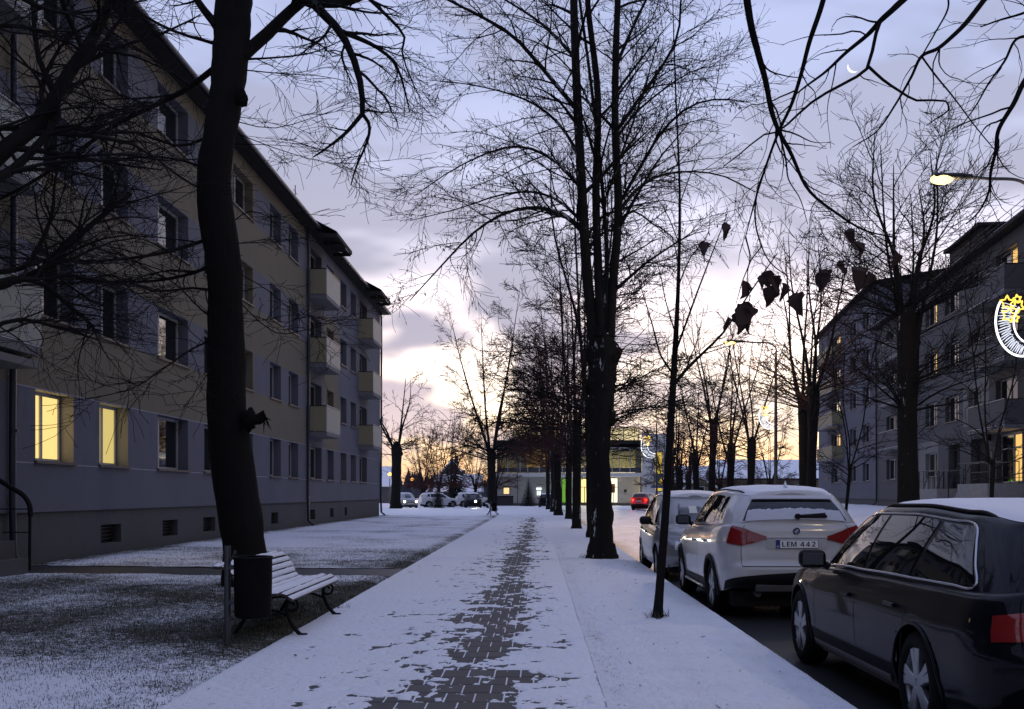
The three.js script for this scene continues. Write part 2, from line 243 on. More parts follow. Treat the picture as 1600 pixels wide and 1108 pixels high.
// ================================================================ buildings
const stucco = (r, g, b) => std({ color: 0xffffff, roughness: .92, bumpMap: bumpFine, bumpScale: .006, map: tex(512, 512, (u, v) => { const n = .86 + .22 * NZ.coarse(u, v) + .10 * (NZ.fine(u * 2, v * 2) - .5), s = 1 - .10 * sstep(.55, .8, NZ.mid(u * 2, v * .35)); return [toS(r * n * s), toS(g * n * s), toS(b * n * s)]; }, true, .16, .16) });
const BM = {
  lilac: stucco(.110, .113, .140), beige: stucco(.150, .130, .088), plinth: stucco(.072, .070, .073), grey: stucco(.088, .087, .092), pale: stucco(.19, .187, .178), white: stucco(.62, .61, .58), hall: stucco(.46, .44, .42),
  reveal: std({ color: lin(.15, .147, .15), roughness: .9 }), roof: phy({ specularIntensity: .3, color: lin(.025, .023, .023), roughness: .8 }), sill: std({ color: lin(.10, .08, .075), roughness: .6, metalness: .3 }),
  panelPale: std({ color: lin(.26, .28, .255), roughness: .6, bumpMap: bumpFine, bumpScale: .003 }), panelBeige: std({ color: lin(.25, .22, .13), roughness: .75, bumpMap: bumpFine, bumpScale: .003 }),
  pipe: std({ color: lin(.035, .04, .06), roughness: .4, metalness: .5 }), curtain: std({ color: lin(.15, .145, .14), roughness: .95 }), line: std({ color: lin(.28, .28, .32), roughness: .9 }),
};
const glow = (r, g, b, i) => std({ color: 0x000000, emissive: lin(r, g, b), emissiveIntensity: i, roughness: .6 });
// wall of boxes round rectangular openings; zone(u, y) names the paint of a spot. lx runs along the wall, lz out of it.
function wall(parent, u0, u1, y0, y1, n0, n1, holes, zone, cuts = [], ycuts = []) {
  const us = [...new Set([u0, u1, ...holes.flatMap((h) => [h.u0, h.u1]), ...cuts])].filter((x) => x >= u0 && x <= u1).sort((a, b) => a - b);
  const ys = [...new Set([y0, y1, ...holes.flatMap((h) => [h.y0, h.y1]), ...ycuts])].filter((x) => x >= y0 && x <= y1).sort((a, b) => a - b);
  const by = new Map();
  for (let j = 0; j < ys.length - 1; j++) {
    let run = null;
    const flush = () => { if (run) { if (!by.has(run.k)) by.set(run.k, []); by.get(run.k).push(bb(run.a, run.b, ys[j], ys[j + 1], n0, n1)); run = null; } };
    for (let i = 0; i < us.length - 1; i++) {
      const u = (us[i] + us[i + 1]) / 2, y = (ys[j] + ys[j + 1]) / 2;
      if (holes.some((h) => u > h.u0 && u < h.u1 && y > h.y0 && y < h.y1)) { flush(); continue; }
      const k = zone(u, y); if (run && run.k === k) run.b = us[i + 1]; else { flush(); run = { a: us[i], b: us[i + 1], k }; }
    }
    flush();
  }
  for (const [k, list] of by) mesh('wall', metreUV(mg(list)), BM[k], parent);
}
const sillCache = new Map();
// a window in an opening: frame with its pane, sash and sill as sub-parts. opt: lit colour, sashes, depth, curtain
function windowIn(parent, h, opt = {}) {
  const w = h.u1 - h.u0, H = h.y1 - h.y0, n = -(opt.depth ?? .28), f = .065, key = [w.toFixed(2), H.toFixed(2), n, opt.sashes ?? 2, opt.split ?? .5].join();
  if (!sillCache.has(key)) {
    const s = opt.sashes ?? 2, parts = [bb(0, w, 0, f, n - .06, n), bb(0, w, H - f, H, n - .06, n), bb(0, f, f, H - f, n - .06, n), bb(w - f, w, f, H - f, n - .06, n)];
    if (s > 1) parts.push(bb(w * (opt.split ?? .5) - .045, w * (opt.split ?? .5) + .045, f, H - f, n - .062, n + .002));
    if (opt.transom) parts.push(bb(f, w - f, H * .7 - .03, H * .7 + .03, n - .061, n + .001));
    sillCache.set(key, { frame: mg(parts), pane: bb(f - .01, w - f + .01, f - .01, H - f + .01, n - .04, n - .03), sill: bb(-.06, w + .06, -.055, 0, n, .06), cur: sheet(36, 2, (a, b) => [lerp(f, w - f, a), lerp(f, H - f, b), n - .16 + .02 * Math.sin(a * 60)]) });
  }
  const g = sillCache.get(key), fr = mesh('window', g.frame, opt.frame ?? M.pvc, parent); fr.position.set(h.u0, h.y0, 0);
  mesh('pane', g.pane, opt.lit ?? M.glass, fr);
  if (opt.sill !== false) mesh('sill', g.sill, opt.sillMat ?? BM.sill, fr);
  return fr;
}
function pipeDown(parent, u, y0, y1, r = .06, n = .10) { mesh('downpipe', mg([tube([[u, y1, n - .02], [u, y1 - .5, n], [u, (y0 + y1) / 2, n], [u, y0 + .25, n], [u, y0 + .08, n + .03], [u, y0, n + .22]], r, 40, 10), ...[.2, .4, .6, .8].map((t) => cyl(r * 1.25, r * 1.25, .05, 10, u, lerp(y0, y1, t), n))]), BM.pipe, parent); }
function balcony(parent, u0, u1, y, n = .82, front = BM.panelPale, side = BM.panelBeige, snow = true, lx = true) {
  const b = mesh('balcony', mg([bb(u0, u1, y - .16, y, .0, n)]), BM.reveal, parent);
  mesh('front_panel', bb(u0, u1, y + .03, y + 1.06, n - .035, n), front, b);
  mesh('side_panel', bb(u0, u0 + .03, y + .03, y + 1.06, .002, n - .037), side, b); mesh('side_panel', bb(u1 - .03, u1, y + .03, y + 1.06, .002, n - .037), side, b);
  mesh('handrail', mg([bb(u0 - .01, u1 + .01, y + 1.06, y + 1.10, n - .05, n + .012), bb(u0 - .01, u0 + .035, y + 1.06, y + 1.10, .002, n - .052), bb(u1 - .035, u1 + .01, y + 1.06, y + 1.10, .002, n - .052)]), M.darkMetal, b);
  if (snow) mesh('snow_cap', mg([bb(u0 + .01, u1 - .01, y + 1.10, y + 1.115, n - .045, n + .006), bb(u0, u1, y + .0, y + .012, n + .002, n + .012)]), M.snowPlain, b);
  return b;
}
function litRoom(parent, h, colour, intensity, depth = .28) { // the glow of a lit room leaving its window
  const l = new THREE.RectAreaLight(colour, intensity, h.u1 - h.u0 - .16, h.y1 - h.y0 - .16); l.position.set((h.u0 + h.u1) / 2, (h.y0 + h.y1) / 2, -depth + .012); l.rotation.y = Math.PI; l.name = 'room_light'; parent.add(l);
}

// ---- house on the left, four storeys, running along the path (u = metres from the camera + 2 -> here u is the depth D itself)
{
  const B = thing('apartment_house', 'four-storey lilac and beige rendered apartment house with two lit ground-floor windows', 'apartment house', [-9.6, 0, 0], Math.PI / 2);
  const rows = [[2.05, 3.42], [4.88, 6.16], [7.74, 9.0], [10.6, 11.86]];
  const cols = [[5.2, 6.8], [8.2, 9.8], [11.0, 12.6], [19.45, 21.05], [22.3, 23.85], [25.7, 27.95], [29.3, 30.9], [32.1, 34.3], [36.5, 38.05], [39.25, 40.8], [43.0, 45.2], [46.3, 47.9], [49.5, 51.1], [52.2, 53.8], [54.9, 57.2]];
  const bal = [[15.2, 18.05], [42.45, 45.35], [54.5, 57.35]], holes = [], plinthHoles = [];
  cols.forEach(([a, b], c) => rows.forEach(([y0, y1], r) => { const door = r > 0 && (c === 10 || c === 14); holes.push({ u0: a, u1: b, y0: door ? y0 - .85 : y0, y1, c, r, door }); }));
  for (let r = 1; r < 4; r++) holes.push({ u0: 15.7, u1: 17.6, y0: rows[r][0] - .85, y1: rows[r][1], c: 20, r, door: true });
  holes.push({ u0: 15.6, u1: 17.0, y0: 1.06, y1: 3.3, c: 30, r: 0, entrance: true });
  const zone = (u, y) => {
    if (y < 3.45) return 'lilac';
    const inRow = rows.some(([a, b]) => y > a - .02 && y < b + .02);
    if (u > 18.6 && u < 31.5) return inRow ? 'lilac' : 'beige';
    if (u > 31.5 && u < 42.1) return inRow && u > 34.5 ? 'lilac' : 'beige';
    if (u > 42.1) return (u > 45.6 && u < 49 && y < 9.5) || inRow && u > 47.95 && u < 49.5 ? 'beige' : 'lilac';
    return inRow ? 'lilac' : 'beige';
  };
  wall(B, -26, 62, 1.06, 12.35, -.4, 0, holes, zone, [18.6, 31.5, 34.5, 42.1, 45.6, 49], rows.flatMap(([a, b]) => [a - .02, b + .02]).concat([3.45, 9.5]));
  [[22.5, 23.6], [26.2, 27.3], [29.4, 30.5], [36.9, 37.9], [43.2, 44.2], [47.4, 48.2], [50.9, 51.6], [12, 13]].forEach(([a, b]) => plinthHoles.push({ u0: a, u1: b, y0: .30, y1: .72 }));
  wall(B, -26, 62, -.3, 1.06, -.46, -.06, plinthHoles, () => 'plinth');
  mesh('end_wall', bb(61.6, 61.99, -.3, 13.4, -11, -.41), BM.lilac, B); mesh('end_wall', bb(-25.99, -25.6, -.3, 13.4, -11, -.41), BM.lilac, B);
  mesh('rear_wall', bb(-26, 62, -.3, 12.35, -11.4, -11), BM.lilac, B);
  mesh('floor_slab', mg([0, 1, 2, 3].map((r) => bb(-25.6, 61.6, rows[r][0] - .95, rows[r][0] - .88, -10.9, -.47))), BM.reveal, B);
  mesh('inner_wall', mg([24.9, 35.5, 42, 48.6, 14.4].map((u) => bb(u, u + .15, -.2, 12.3, -10.9, -.5)).concat([bb(-25.6, 61.6, -.2, 12.3, -4.6, -4.5)])), BM.reveal, B);
  // thin white joints on the ground floor
  mesh('render_joint', mg([bb(18.7, 42.0, 3.425, 3.445, 0, .006), bb(45.3, 62, 3.425, 3.445, 0, .006)]), BM.line, B);
  { let u = 18.7; for (const [a, b] of [...cols.filter((c) => c[0] > 18), [62.07, 63]]) { mesh('render_joint', bb(u, a - .07, 1.99, 2.012, 0, .006), BM.line, B); u = b + .07; } }
  const warm = glow(1.0, .72, .25, .80), warm2 = glow(.95, .74, .24, .52);
  holes.forEach((h) => {
    if (h.entrance) { mesh('entrance_door', mg([bb(h.u0, h.u1, h.y0, h.y1, -.34, -.28), bb(h.u0 + .1, h.u0 + .16, 1.9, 2.3, -.28, -.22)]), BM.roof, B); return; }
    const lit = h.r === 0 && h.c === 3 ? warm : h.r === 0 && h.c === 4 ? warm2 : null;
    const w = windowIn(B, h, { sashes: h.u1 - h.u0 > 1 ? 2 : 1, split: h.c === 5 ? .36 : .5, lit: lit ?? undefined, sill: !h.door });
    if (!lit && (h.c * 7 + h.r * 3) % 4 === 0) mesh('curtain', sillCache.get([(h.u1 - h.u0).toFixed(2), (h.y1 - h.y0).toFixed(2), -.28, 2, h.c === 5 ? .36 : .5].join()).cur, BM.curtain, w);
  });
  litRoom(B, holes.find((h) => h.c === 3 && h.r === 0), new THREE.Color(1, .70, .26), 1.5); litRoom(B, holes.find((h) => h.c === 4 && h.r === 0), new THREE.Color(1, .72, .25), 1.0);
  plinthHoles.forEach((h) => { mesh('basement_vent', mg([bb(h.u0, h.u1, h.y0, h.y1, -.30, -.28), ...[.2, .4, .6, .8].map((t) => bb(h.u0, h.u1, lerp(h.y0, h.y1, t), lerp(h.y0, h.y1, t) + .02, -.28, -.20))]), M.darkMetal, B); });
  for (const [a, b] of bal) for (let r = 1; r < 4; r++) balcony(B, a, b, rows[r][0] - .88, .80);
  for (const [a, b] of bal) { // little roof above the top balcony
    const c = mesh('balcony_canopy', sheet(1, 1, (u, v) => [lerp(a - .25, b + .3, u), lerp(13.05, 12.28, v), lerp(-.2, 1.25, v)]), BM.roof, B);
    mesh('canopy_edge', mg([bb(a - .25, b + .3, 12.12, 12.28, 1.22, 1.28), bb(a - .25, a - .19, 12.05, 12.2, .45, 1.22), bb(a + 1, a + 1.06, 12.05, 12.2, .45, 1.22), bb(b + .24, b + .3, 12.05, 12.2, .45, 1.22)]), BM.roof, c);
    mesh('canopy_soffit', sheet(1, 1, (u, v) => [lerp(a - .25, b + .3, u), lerp(12.34, 12.11, v), lerp(.4, 1.22, v)]), BM.roof, c);
    mesh('snow_cap', sheet(1, 1, (u, v) => [lerp(a - .22, b + .28, u), lerp(13.08, 12.31, v), lerp(-.2, 1.25, v)]), M.snowPlain, c);
  }
  // roof: dark eave board, gutter and sheet roof under thin snow
  const roof = mesh('roof', mg([bb(-26.3, 62.4, 12.352, 12.47, -.3, .5), sheet(1, 1, (u, v) => [lerp(-26.3, 62.4, u), lerp(12.48, 14.8, v), lerp(.56, -5.7, v)]), sheet(1, 1, (u, v) => [lerp(-26.3, 62.4, u), lerp(14.8, 12.48, v), lerp(-5.7, -12, v)])]), BM.roof, B);
  mesh('gutter', mg([tube([[-26.3, 12.42, .57], [30, 12.42, .57], [62.4, 12.42, .57]], .07, 8, 8)]), BM.pipe, roof);
  mesh('antenna', mg([bar([44.5, 13.0, -1], [44.5, 14.9, -1], .02), bar([44.1, 14.6, -1], [44.9, 14.6, -1], .012), bar([44.2, 14.35, -1], [44.8, 14.35, -1], .012)]), M.darkMetal, roof);
  pipeDown(B, 18.45, .1, 12.4); pipeDown(B, 42.2, .1, 12.4); pipeDown(B, 61.85, .1, 12.4); 
  // door steps with a curved handrail
  mesh('entrance_steps', mg([bb(14.6, 17.3, -.2, .92, 0, .5), bb(14.6, 17.3, -.2, .62, .5, .72), bb(14.6, 17.3, -.2, .32, .72, .94)]), BM.plinth, B);
  mesh('entrance_roof', bb(14.9, 18.0, 3.62, 3.75, 0, .79), BM.reveal, B);
  mesh('handrail', mg([tube([[17.5, 1.72, .05], [17.5, 1.66, .3], [17.5, 1.5, .58], [17.5, 1.38, .76], [17.5, 1.22, .86], [17.5, 1.02, .88]], .045, 30, 8), bar([17.5, .1, .86], [17.5, 1.1, .87], .028), bar([17.5, .92, .2], [17.5, 1.66, .2], .02), bar([17.5, 1.15, .1], [17.5, 1.15, .86], .01), bar([17.5, .75, .1], [17.5, .75, .86], .01)]), M.iron, B);
  mesh('wall_lamp', mg([bb(19.0, 19.12, 3.95, 4.2, 0, .14)]), M.darkMetal, B);
}
// ---- house on the right: grey-white panels, set at a slight angle
{
  const ang = Math.atan2(-.993, -.1167);
  const B = thing('apartment_house', 'dim grey apartment house with entrance stairs beyond the street lamp', 'apartment house', [27.3, .0, -98.8], ang);
  const rows = [[2.35, 3.72], [5.25, 6.62], [8.15, 9.5], [11.0, 12.35], [13.85, 15.2]], L = 125, holes = [];
  // u along the front: from a pixel column to metres
  const ux = (x) => { const k = (x - CX) / FOC; return (k * 98.8 - 27.3) / (-.1167 + k * .993); };
  const col = (x0, x1, rowsIn = [0, 1, 2, 3], extra = {}) => rowsIn.forEach((r) => holes.push({ u0: ux(x0), u1: ux(x1), y0: rows[r][0], y1: rows[r][1], r, ...extra }));
  for (const c of [[1299, 1313], [1328, 1339], [1348, 1359]]) col(...c, [0, 1, 2, 3, 4]); col(1385, 1400); col(1412, 1424, [1, 2, 3]); col(1446, 1464, [0, 1, 2, 3]); col(1477, 1498, [1, 2, 3]); col(1513, 1532, [1, 2, 3]); col(1556, 1590, [1, 2, 3]);
  holes.push({ u0: ux(1482), u1: ux(1500), y0: 1.7, y1: 4.0, door: true, r: 0 }, { u0: ux(1517), u1: ux(1544), y0: 1.3, y1: 4.1, door: true, r: 0 }, { u0: ux(1557), u1: ux(1597), y0: 1.9, y1: 4.1, r: 0, shop: true });
  const H = 13.0, cut = ux(1371);
  const zone = (u, y) => (y < 4.4 && u > ux(1436) && u < ux(1466)) || (y > 4.8 && y < 7.1 && u > ux(1505) && u < ux(1545)) ? 'pale' : u < cut ? 'lilac' : 'grey';
  wall(B, 0, L, 1.0, H, -.4, 0, holes.filter((h) => h.r < 4), zone, [cut, ux(1436), ux(1466), ux(1505), ux(1545)], [4.4, 4.8, 7.1]);
  wall(B, 0, cut, H, 16.4, -.4, 0, holes.filter((h) => h.r === 4), () => 'lilac'); mesh('end_wall', bb(cut - .4, cut, H, 16.4, -12, -.41), BM.lilac, B);
  wall(B, 0, L, -.4, 1.0, -.45, -.05, [], () => 'plinth');
  mesh('end_wall', bb(0.01, .4, -.4, 16.4, -12, -.41), BM.lilac, B); mesh('end_wall', bb(L - .4, L, -.4, 13, -12, -.41), BM.grey, B); mesh('rear_wall', bb(0, L, -.4, 13, -12.4, -12), BM.grey, B);
  mesh('inner_wall', mg([bb(.5, L - .5, -.2, 12.9, -4.6, -4.5), ...[10, 22, 31, 40, 50, 60].map((u) => bb(u, u + .15, -.2, 12.9, -11, -.5)), ...[1, 2, 3].map((r) => bb(.5, L - .5, rows[r][0] - .95, rows[r][0] - .85, -11.5, -.47))]), BM.reveal, B);
  // panel joints
  mesh('panel_joint', mg([...[2.1, 4.1, 4.95, 7.0, 7.85, 9.8, 10.7].map((y) => bb(cut + .2, L, y, y + .02, 0, .004)), ...[1.7, 4.6].map((y) => bb(.1, cut - .2, y, y + .02, 0, .004))]), BM.plinth, B);
  const amber = glow(1.0, .58, .16, .75), sunset = glow(1, .72, .5, .55);
  let k = 0;
  for (const h of holes) {
    if (h.door) { const d = mesh('entrance_door', bb(h.u0, h.u1, h.y0, h.y1, -.36, -.28), BM.roof, B); mesh('door_pane', bb(h.u0 + .2, h.u0 + .55, h.y0 + 1.1, h.y1 - .3, -.279, -.27), M.glass, d); continue; }
    const mid = (h.u0 + h.u1) / 2;
    const lit = (h.r === 2 && mid > ux(1446) && mid < ux(1464)) || (h.r === 0 && h.shop) || (h.r === 1 && mid < ux(1313)) || (h.r === 4 && mid < ux(1313)) || (h.r === 3 && mid > ux(1446) && mid < ux(1464)) || (h.r === 3 && mid > ux(1556));
    const half = lit;                                           // one sash glows, the other is curtained off
    const w = windowIn(B, h, { depth: .22, sashes: 2, transom: h.shop });
    if (half) { const W = h.u1 - h.u0, HH = h.y1 - h.y0; mesh('lit_pane', bb(W * .56, W * .93, .08, HH - .08, -.235, -.228), amber, w); const l = new THREE.RectAreaLight(new THREE.Color(1, .6, .2), .9, W * .35, HH - .2); l.position.set(h.u0 + W * .74, (h.y0 + h.y1) / 2, -.215); l.rotation.y = Math.PI; l.name = 'room_light'; B.add(l); }
    k++;
  }
  for (const x of [1293, 1545]) for (let r = 1; r < (x < 1400 ? 5 : 4); r++) balcony(B, ux(x), ux(x < 1400 ? 1318 : 1606), rows[r][0] - .9, .95, x < 1400 ? BM.panelBeige : BM.grey, x < 1400 ? BM.panelBeige : BM.grey);
  for (let r = 1; r < 4; r++) balcony(B, ux(1392), ux(1428), rows[r][0] - .9, .8, BM.grey, BM.grey);
  const roof = mesh('roof', mg([bb(cut, L + .3, H, H + .14, -.3, .55), bb(-.3, cut + .2, 16.4, 16.56, -12.4, .5)]), BM.roof, B);
  mesh('roof_sheet', mg([sheet(1, 1, (u, v) => [lerp(cut, L + .3, u), lerp(13.15, 16.2, v), lerp(.6, -6.2, v)]), sheet(1, 1, (u, v) => [lerp(cut, L + .3, u), lerp(16.2, 13.15, v), lerp(-6.2, -12.6, v)]), sheet(1, 1, (u, v) => [lerp(-.3, cut, u), lerp(16.57, 17.6, v), lerp(.5, -6.2, v)]), sheet(1, 1, (u, v) => [lerp(-.3, cut, u), lerp(17.6, 16.57, v), lerp(-6.2, -12.4, v)])]), std({ color: lin(.14, .145, .17), roughness: .75, bumpMap: bumpFine, bumpScale: .01 }), roof);
  { const d0 = ux(1450), d1 = ux(1498); mesh('dormer', mg([bb(d0, d1, 13.6, 15.3, -5, -1.2), bb(d0 - .2, d1 + .2, 15.3, 15.45, -5.4, -.9)]), BM.roof, roof); }
  { const list = []; for (let u = cut + 1; u < L; u += 1.6) list.push(bar([u, 13.3, .2], [u, 13.85, .2], .018, 4)); list.push(bar([cut + 1, 13.85, .2], [L, 13.85, .2], .02, 4), bar([cut + 1, 13.6, .2], [L, 13.6, .2], .014, 4)); mesh('snow_rail', mg(list), M.darkMetal, roof); }
  mesh('eave_snow', mg([bb(cut, L, H + .142, H + .17, .3, .57)]), M.snowPlain, roof);
  pipeDown(B, cut, .6, H + 1.4); 
  // stairs to the doors, each with its railing
  for (const [xa, xb, yf] of [[1480, 1512, 1.65], [1548, 1600, 1.85]]) {
    const a = ux(xa), b = ux(xb), s = mesh('entrance_stairs', mg([bb(a, b, 0, yf, 0.0, 1.5), ...[0, 1, 2, 3, 4].map((i) => bb(a - .32 * (i + 1), a - .32 * i, 0, yf - .2 * (i + 1), .0, 1.4))]), M.concrete, B);
    const rail = []; for (const n of [1.45, .9, .2]) { rail.push(bar([a - 1.7, yf - .2, n], [a, yf + .95, n], .025), bar([a, yf + .95, n], [b, yf + .95, n], .025), bar([a - 1.7, yf - 1.1, n], [a - 1.7, yf - .2, n], .025)); for (let i = 0; i <= 4; i++) rail.push(bar([lerp(a, b, i / 4), yf, n], [lerp(a, b, i / 4), yf + .95, n], .02)); } rail.push(bar([a, yf + .5, 1.45], [b, yf + .5, 1.45], .015));
    mesh('railing', mg(rail), M.darkMetal, s);
  }
  mesh('wall_lamp', bb(ux(1547), ux(1549), 3.9, 4.2, 0, .2), M.darkMetal, B); mesh('house_number', bb(ux(1546), ux(1552), 3.1, 3.4, 0, .02), BM.sill, B); mesh('house_number', bb(ux(1288), ux(1294), 2.6, 2.9, 0, .02), BM.sill, B);
}
// ---- low culture house closing the street
{
  const D = 130, X = (x) => (x - CX) / FOC * D, Y = (y) => EYE + (CY - y) / FOC * D;
  const B = thing('community_hall', 'two-storey hall with glazed upper floor and bright entrance closing the street', 'hall', [0, 0, -D]);
  const y0 = -.2, yb = Y(741), yg0 = Y(738), yg1 = Y(690);
  const xs = [777, 793, 812, 824, 842, 860, 878, 895, 912, 928, 945, 956, 968, 984, 1002].map(X);
  // ground floor, set back under the upper storey
  const gh = [{ u0: X(785), u1: X(796), y0: Y(773), y1: Y(761) }, { u0: X(878), u1: X(888), y0: .15, y1: Y(747) }, { u0: X(908), u1: X(921), y0: .15, y1: Y(747) }, { u0: X(952), u1: X(968), y0: .15, y1: Y(746) }];
  wall(B, X(775), X(1003), y0, yb, -2.6, -2, gh, () => 'hall');
  mesh('rear_wall', bb(X(775), X(1050), y0, 8, -16, -15.5), BM.grey, B); mesh('side_wall', bb(X(775), X(775) + .4, y0, 8, -15.5, -2.61), BM.grey, B); mesh('side_wall', bb(X(1050) - .4, X(1050), y0, 8.6, -15.5, -.41), BM.white, B);
  mesh('floor_slab', bb(X(775), X(1003), Y(745), Y(739), -15.4, .25), BM.white, B);
  mesh('roof', mg([bb(X(774), X(1004), Y(694), Y(688), -15.4, .4), bb(X(775), X(1003), Y(698.5), Y(694), -3, -.05)]), BM.roof, B);
  mesh('upper_back_wall', bb(X(776), X(1003), Y(739), Y(699), -9, -8.8), BM.hall, B);
  // glazed upper floor: each pane with its mullion
  const pane = phy({ color: lin(.55, .55, .42), transmission: .86, roughness: .06, thickness: 0, ior: 1.4 }), spandrel = std({ color: lin(.045, .048, .055), roughness: .35 });
  for (let i = 0; i < xs.length - 1; i++) {
    const a = xs[i], b = xs[i + 1], lit = i === 2 || i === 3 || i === 4, f = mesh('window', mg([bb(a, a + .10, yg0, yg1 - .75, -.12, 0), bb(a + .1, b, yg1 - .85, yg1 - .75, -.12, 0)]), M.pvc, B);
    mesh('pane', bb(a + .1, b, yg0 + .62, yg1 - .85, -.08, -.06), pane, f);
    mesh('spandrel', bb(a + .1, b, yg0, yg0 + .6, -.08, -.05), spandrel, f);
    mesh('spandrel', bb(a + .1, b, yg1 - .75, yg1 + .0, -.08, -.05), spandrel, f);
  }
  mesh('inner_wall', mg([bb(X(809), X(809) + .2, yg0, yg1, -8.7, -.3), bb(X(846), X(846) + .2, yg0, yg1, -8.7, -.3)]), BM.pale, B);
  mesh('lit_window', bb(X(822), X(852), yg0 + .7, yg1 - .95, -1.2, -1.1), glow(1, .55, .14, .75), B);
  const r1 = new THREE.RectAreaLight(new THREE.Color(1, .6, .2), 2, 2.5, 2); r1.position.set(X(830), 5.4, -1.0); r1.rotation.y = Math.PI; r1.name = 'room_light'; B.add(r1);
  const r2 = new THREE.RectAreaLight(new THREE.Color(1, .85, .45), 7, 12, 4); r2.position.set(X(960), 7.0, -4); r2.rotation.x = -Math.PI / 2; r2.name = 'ceiling_light'; B.add(r2);
  const r3 = new THREE.RectAreaLight(new THREE.Color(1, .85, .45), 5, 4, 4); r3.position.set(X(795), 7.0, -4); r3.rotation.x = -Math.PI / 2; r3.name = 'ceiling_light'; B.add(r3);
  // lit openings of the ground floor
  const yel = glow(1.0, .80, .32, .95), green = glow(.25, .65, .06, .38), white = glow(1.0, .92, .66, .95);
  [[0, glow(1, .72, .34, .8), X(785), X(796)], [1, green, X(878), X(888)], [2, yel, X(908), X(921)], [3, white, X(952), X(968)]].forEach(([i, m, a, b]) => {
    const h = gh[i], f = mesh(i ? 'entrance_window' : 'window', mg([bb(a, a + .09, h.y0, h.y1, -2.2, -2.05), bb(b - .09, b, h.y0, h.y1, -2.2, -2.05), bb(a + .09, b - .09, h.y1 - .09, h.y1, -2.2, -2.05), bb(a + .09, b - .09, h.y0, h.y0 + .09, -2.2, -2.05), ...(i > 1 ? [bb(a + .09, b - .09, 2.2, 2.27, -2.2, -2.06), bb((a + b) / 2 - .04, (a + b) / 2 + .04, h.y0 + .09, 2.2, -2.2, -2.06)] : [])]), BM.roof, B);
    mesh('lit_pane', bb(a + .09, b - .09, h.y0 + .09, h.y1 - .09, -2.16, -2.14), m, f);
    const l = new THREE.RectAreaLight(m.emissive.clone(), i ? 5 : 1, b - a, 2.4); l.position.set((a + b) / 2, (h.y0 + h.y1) / 2, -2.0); l.rotation.y = Math.PI; l.name = 'entrance_light'; B.add(l);
  });
  mesh('poster', bb(X(957), X(963), Y(770), Y(756), -2.13, -2.11), std({ color: lin(.25, .10, .05), roughness: .7 }), B);
  mesh('lit_sign', mg([bb(X(838), X(846), Y(765.5), Y(762), -1.99, -1.9), bb(X(839), X(841.4), Y(774), Y(767.5), -1.99, -1.9), bb(X(842.6), X(845), Y(774), Y(767.5), -1.99, -1.9)]), glow(.8, .95, .9, 1.1), B);
  mesh('notice_box', bb(X(977), X(981), Y(769), Y(765), -1.99, -1.85), BM.roof, B);
  // white stair tower at the right with a tall yellow window
  wall(B, X(1003), X(1050), y0, Y(678), -.4, 0, [{ u0: X(1024), u1: X(1035), y0: Y(768), y1: Y(706) }], () => 'white');
  { const a = X(1024), b = X(1035), f = mesh('window', mg([0, .33, .66, 1].map((t) => bb(a, b, lerp(Y(768), Y(706) - .08, t), lerp(Y(768), Y(706) - .08, t) + .08, -.3, -.2))), BM.roof, B); mesh('lit_pane', bb(a, b, Y(768), Y(706), -.34, -.31), glow(1, .72, .10, .62), f); }
  // glazed lantern storey on the roof: its panes glow, an area light in front
  const lantern = mesh('roof_lantern', mg([bb(X(800), X(1006), Y(664), Y(663), -14, -6), ...[800, 830, 860, 890, 920, 950, 980, 1005].map((x) => bb(X(x), X(x) + .12, Y(688), Y(664), -6.1, -6)), ...[800, 830, 860, 890, 920, 950, 980, 1005].map((x) => bb(X(x), X(x) + .12, Y(688), Y(664), -14, -13.9))]), BM.pale, B);
  const lp = glow(1, .82, .46, .62); { const l = new THREE.RectAreaLight(new THREE.Color(1, .82, .46), .6, X(1004) - X(801), 1.8); l.position.set((X(801) + X(1004)) / 2, Y(676), -5.95); l.rotation.y = Math.PI; l.name = 'lantern_light'; B.add(l); }
  for (let i = 0; i < 7; i++) { const a = X([800, 830, 860, 890, 920, 950, 980][i]) + .12, b = X([830, 860, 890, 920, 950, 980, 1005][i]); mesh('lit_pane', bb(a, b, Y(688), Y(664), -6.06, -6.04), lp, lantern); }
  mesh('base_plinth', bb(X(776), X(1003), y0, .15, -1.99, -1.8), BM.plinth, B);
}
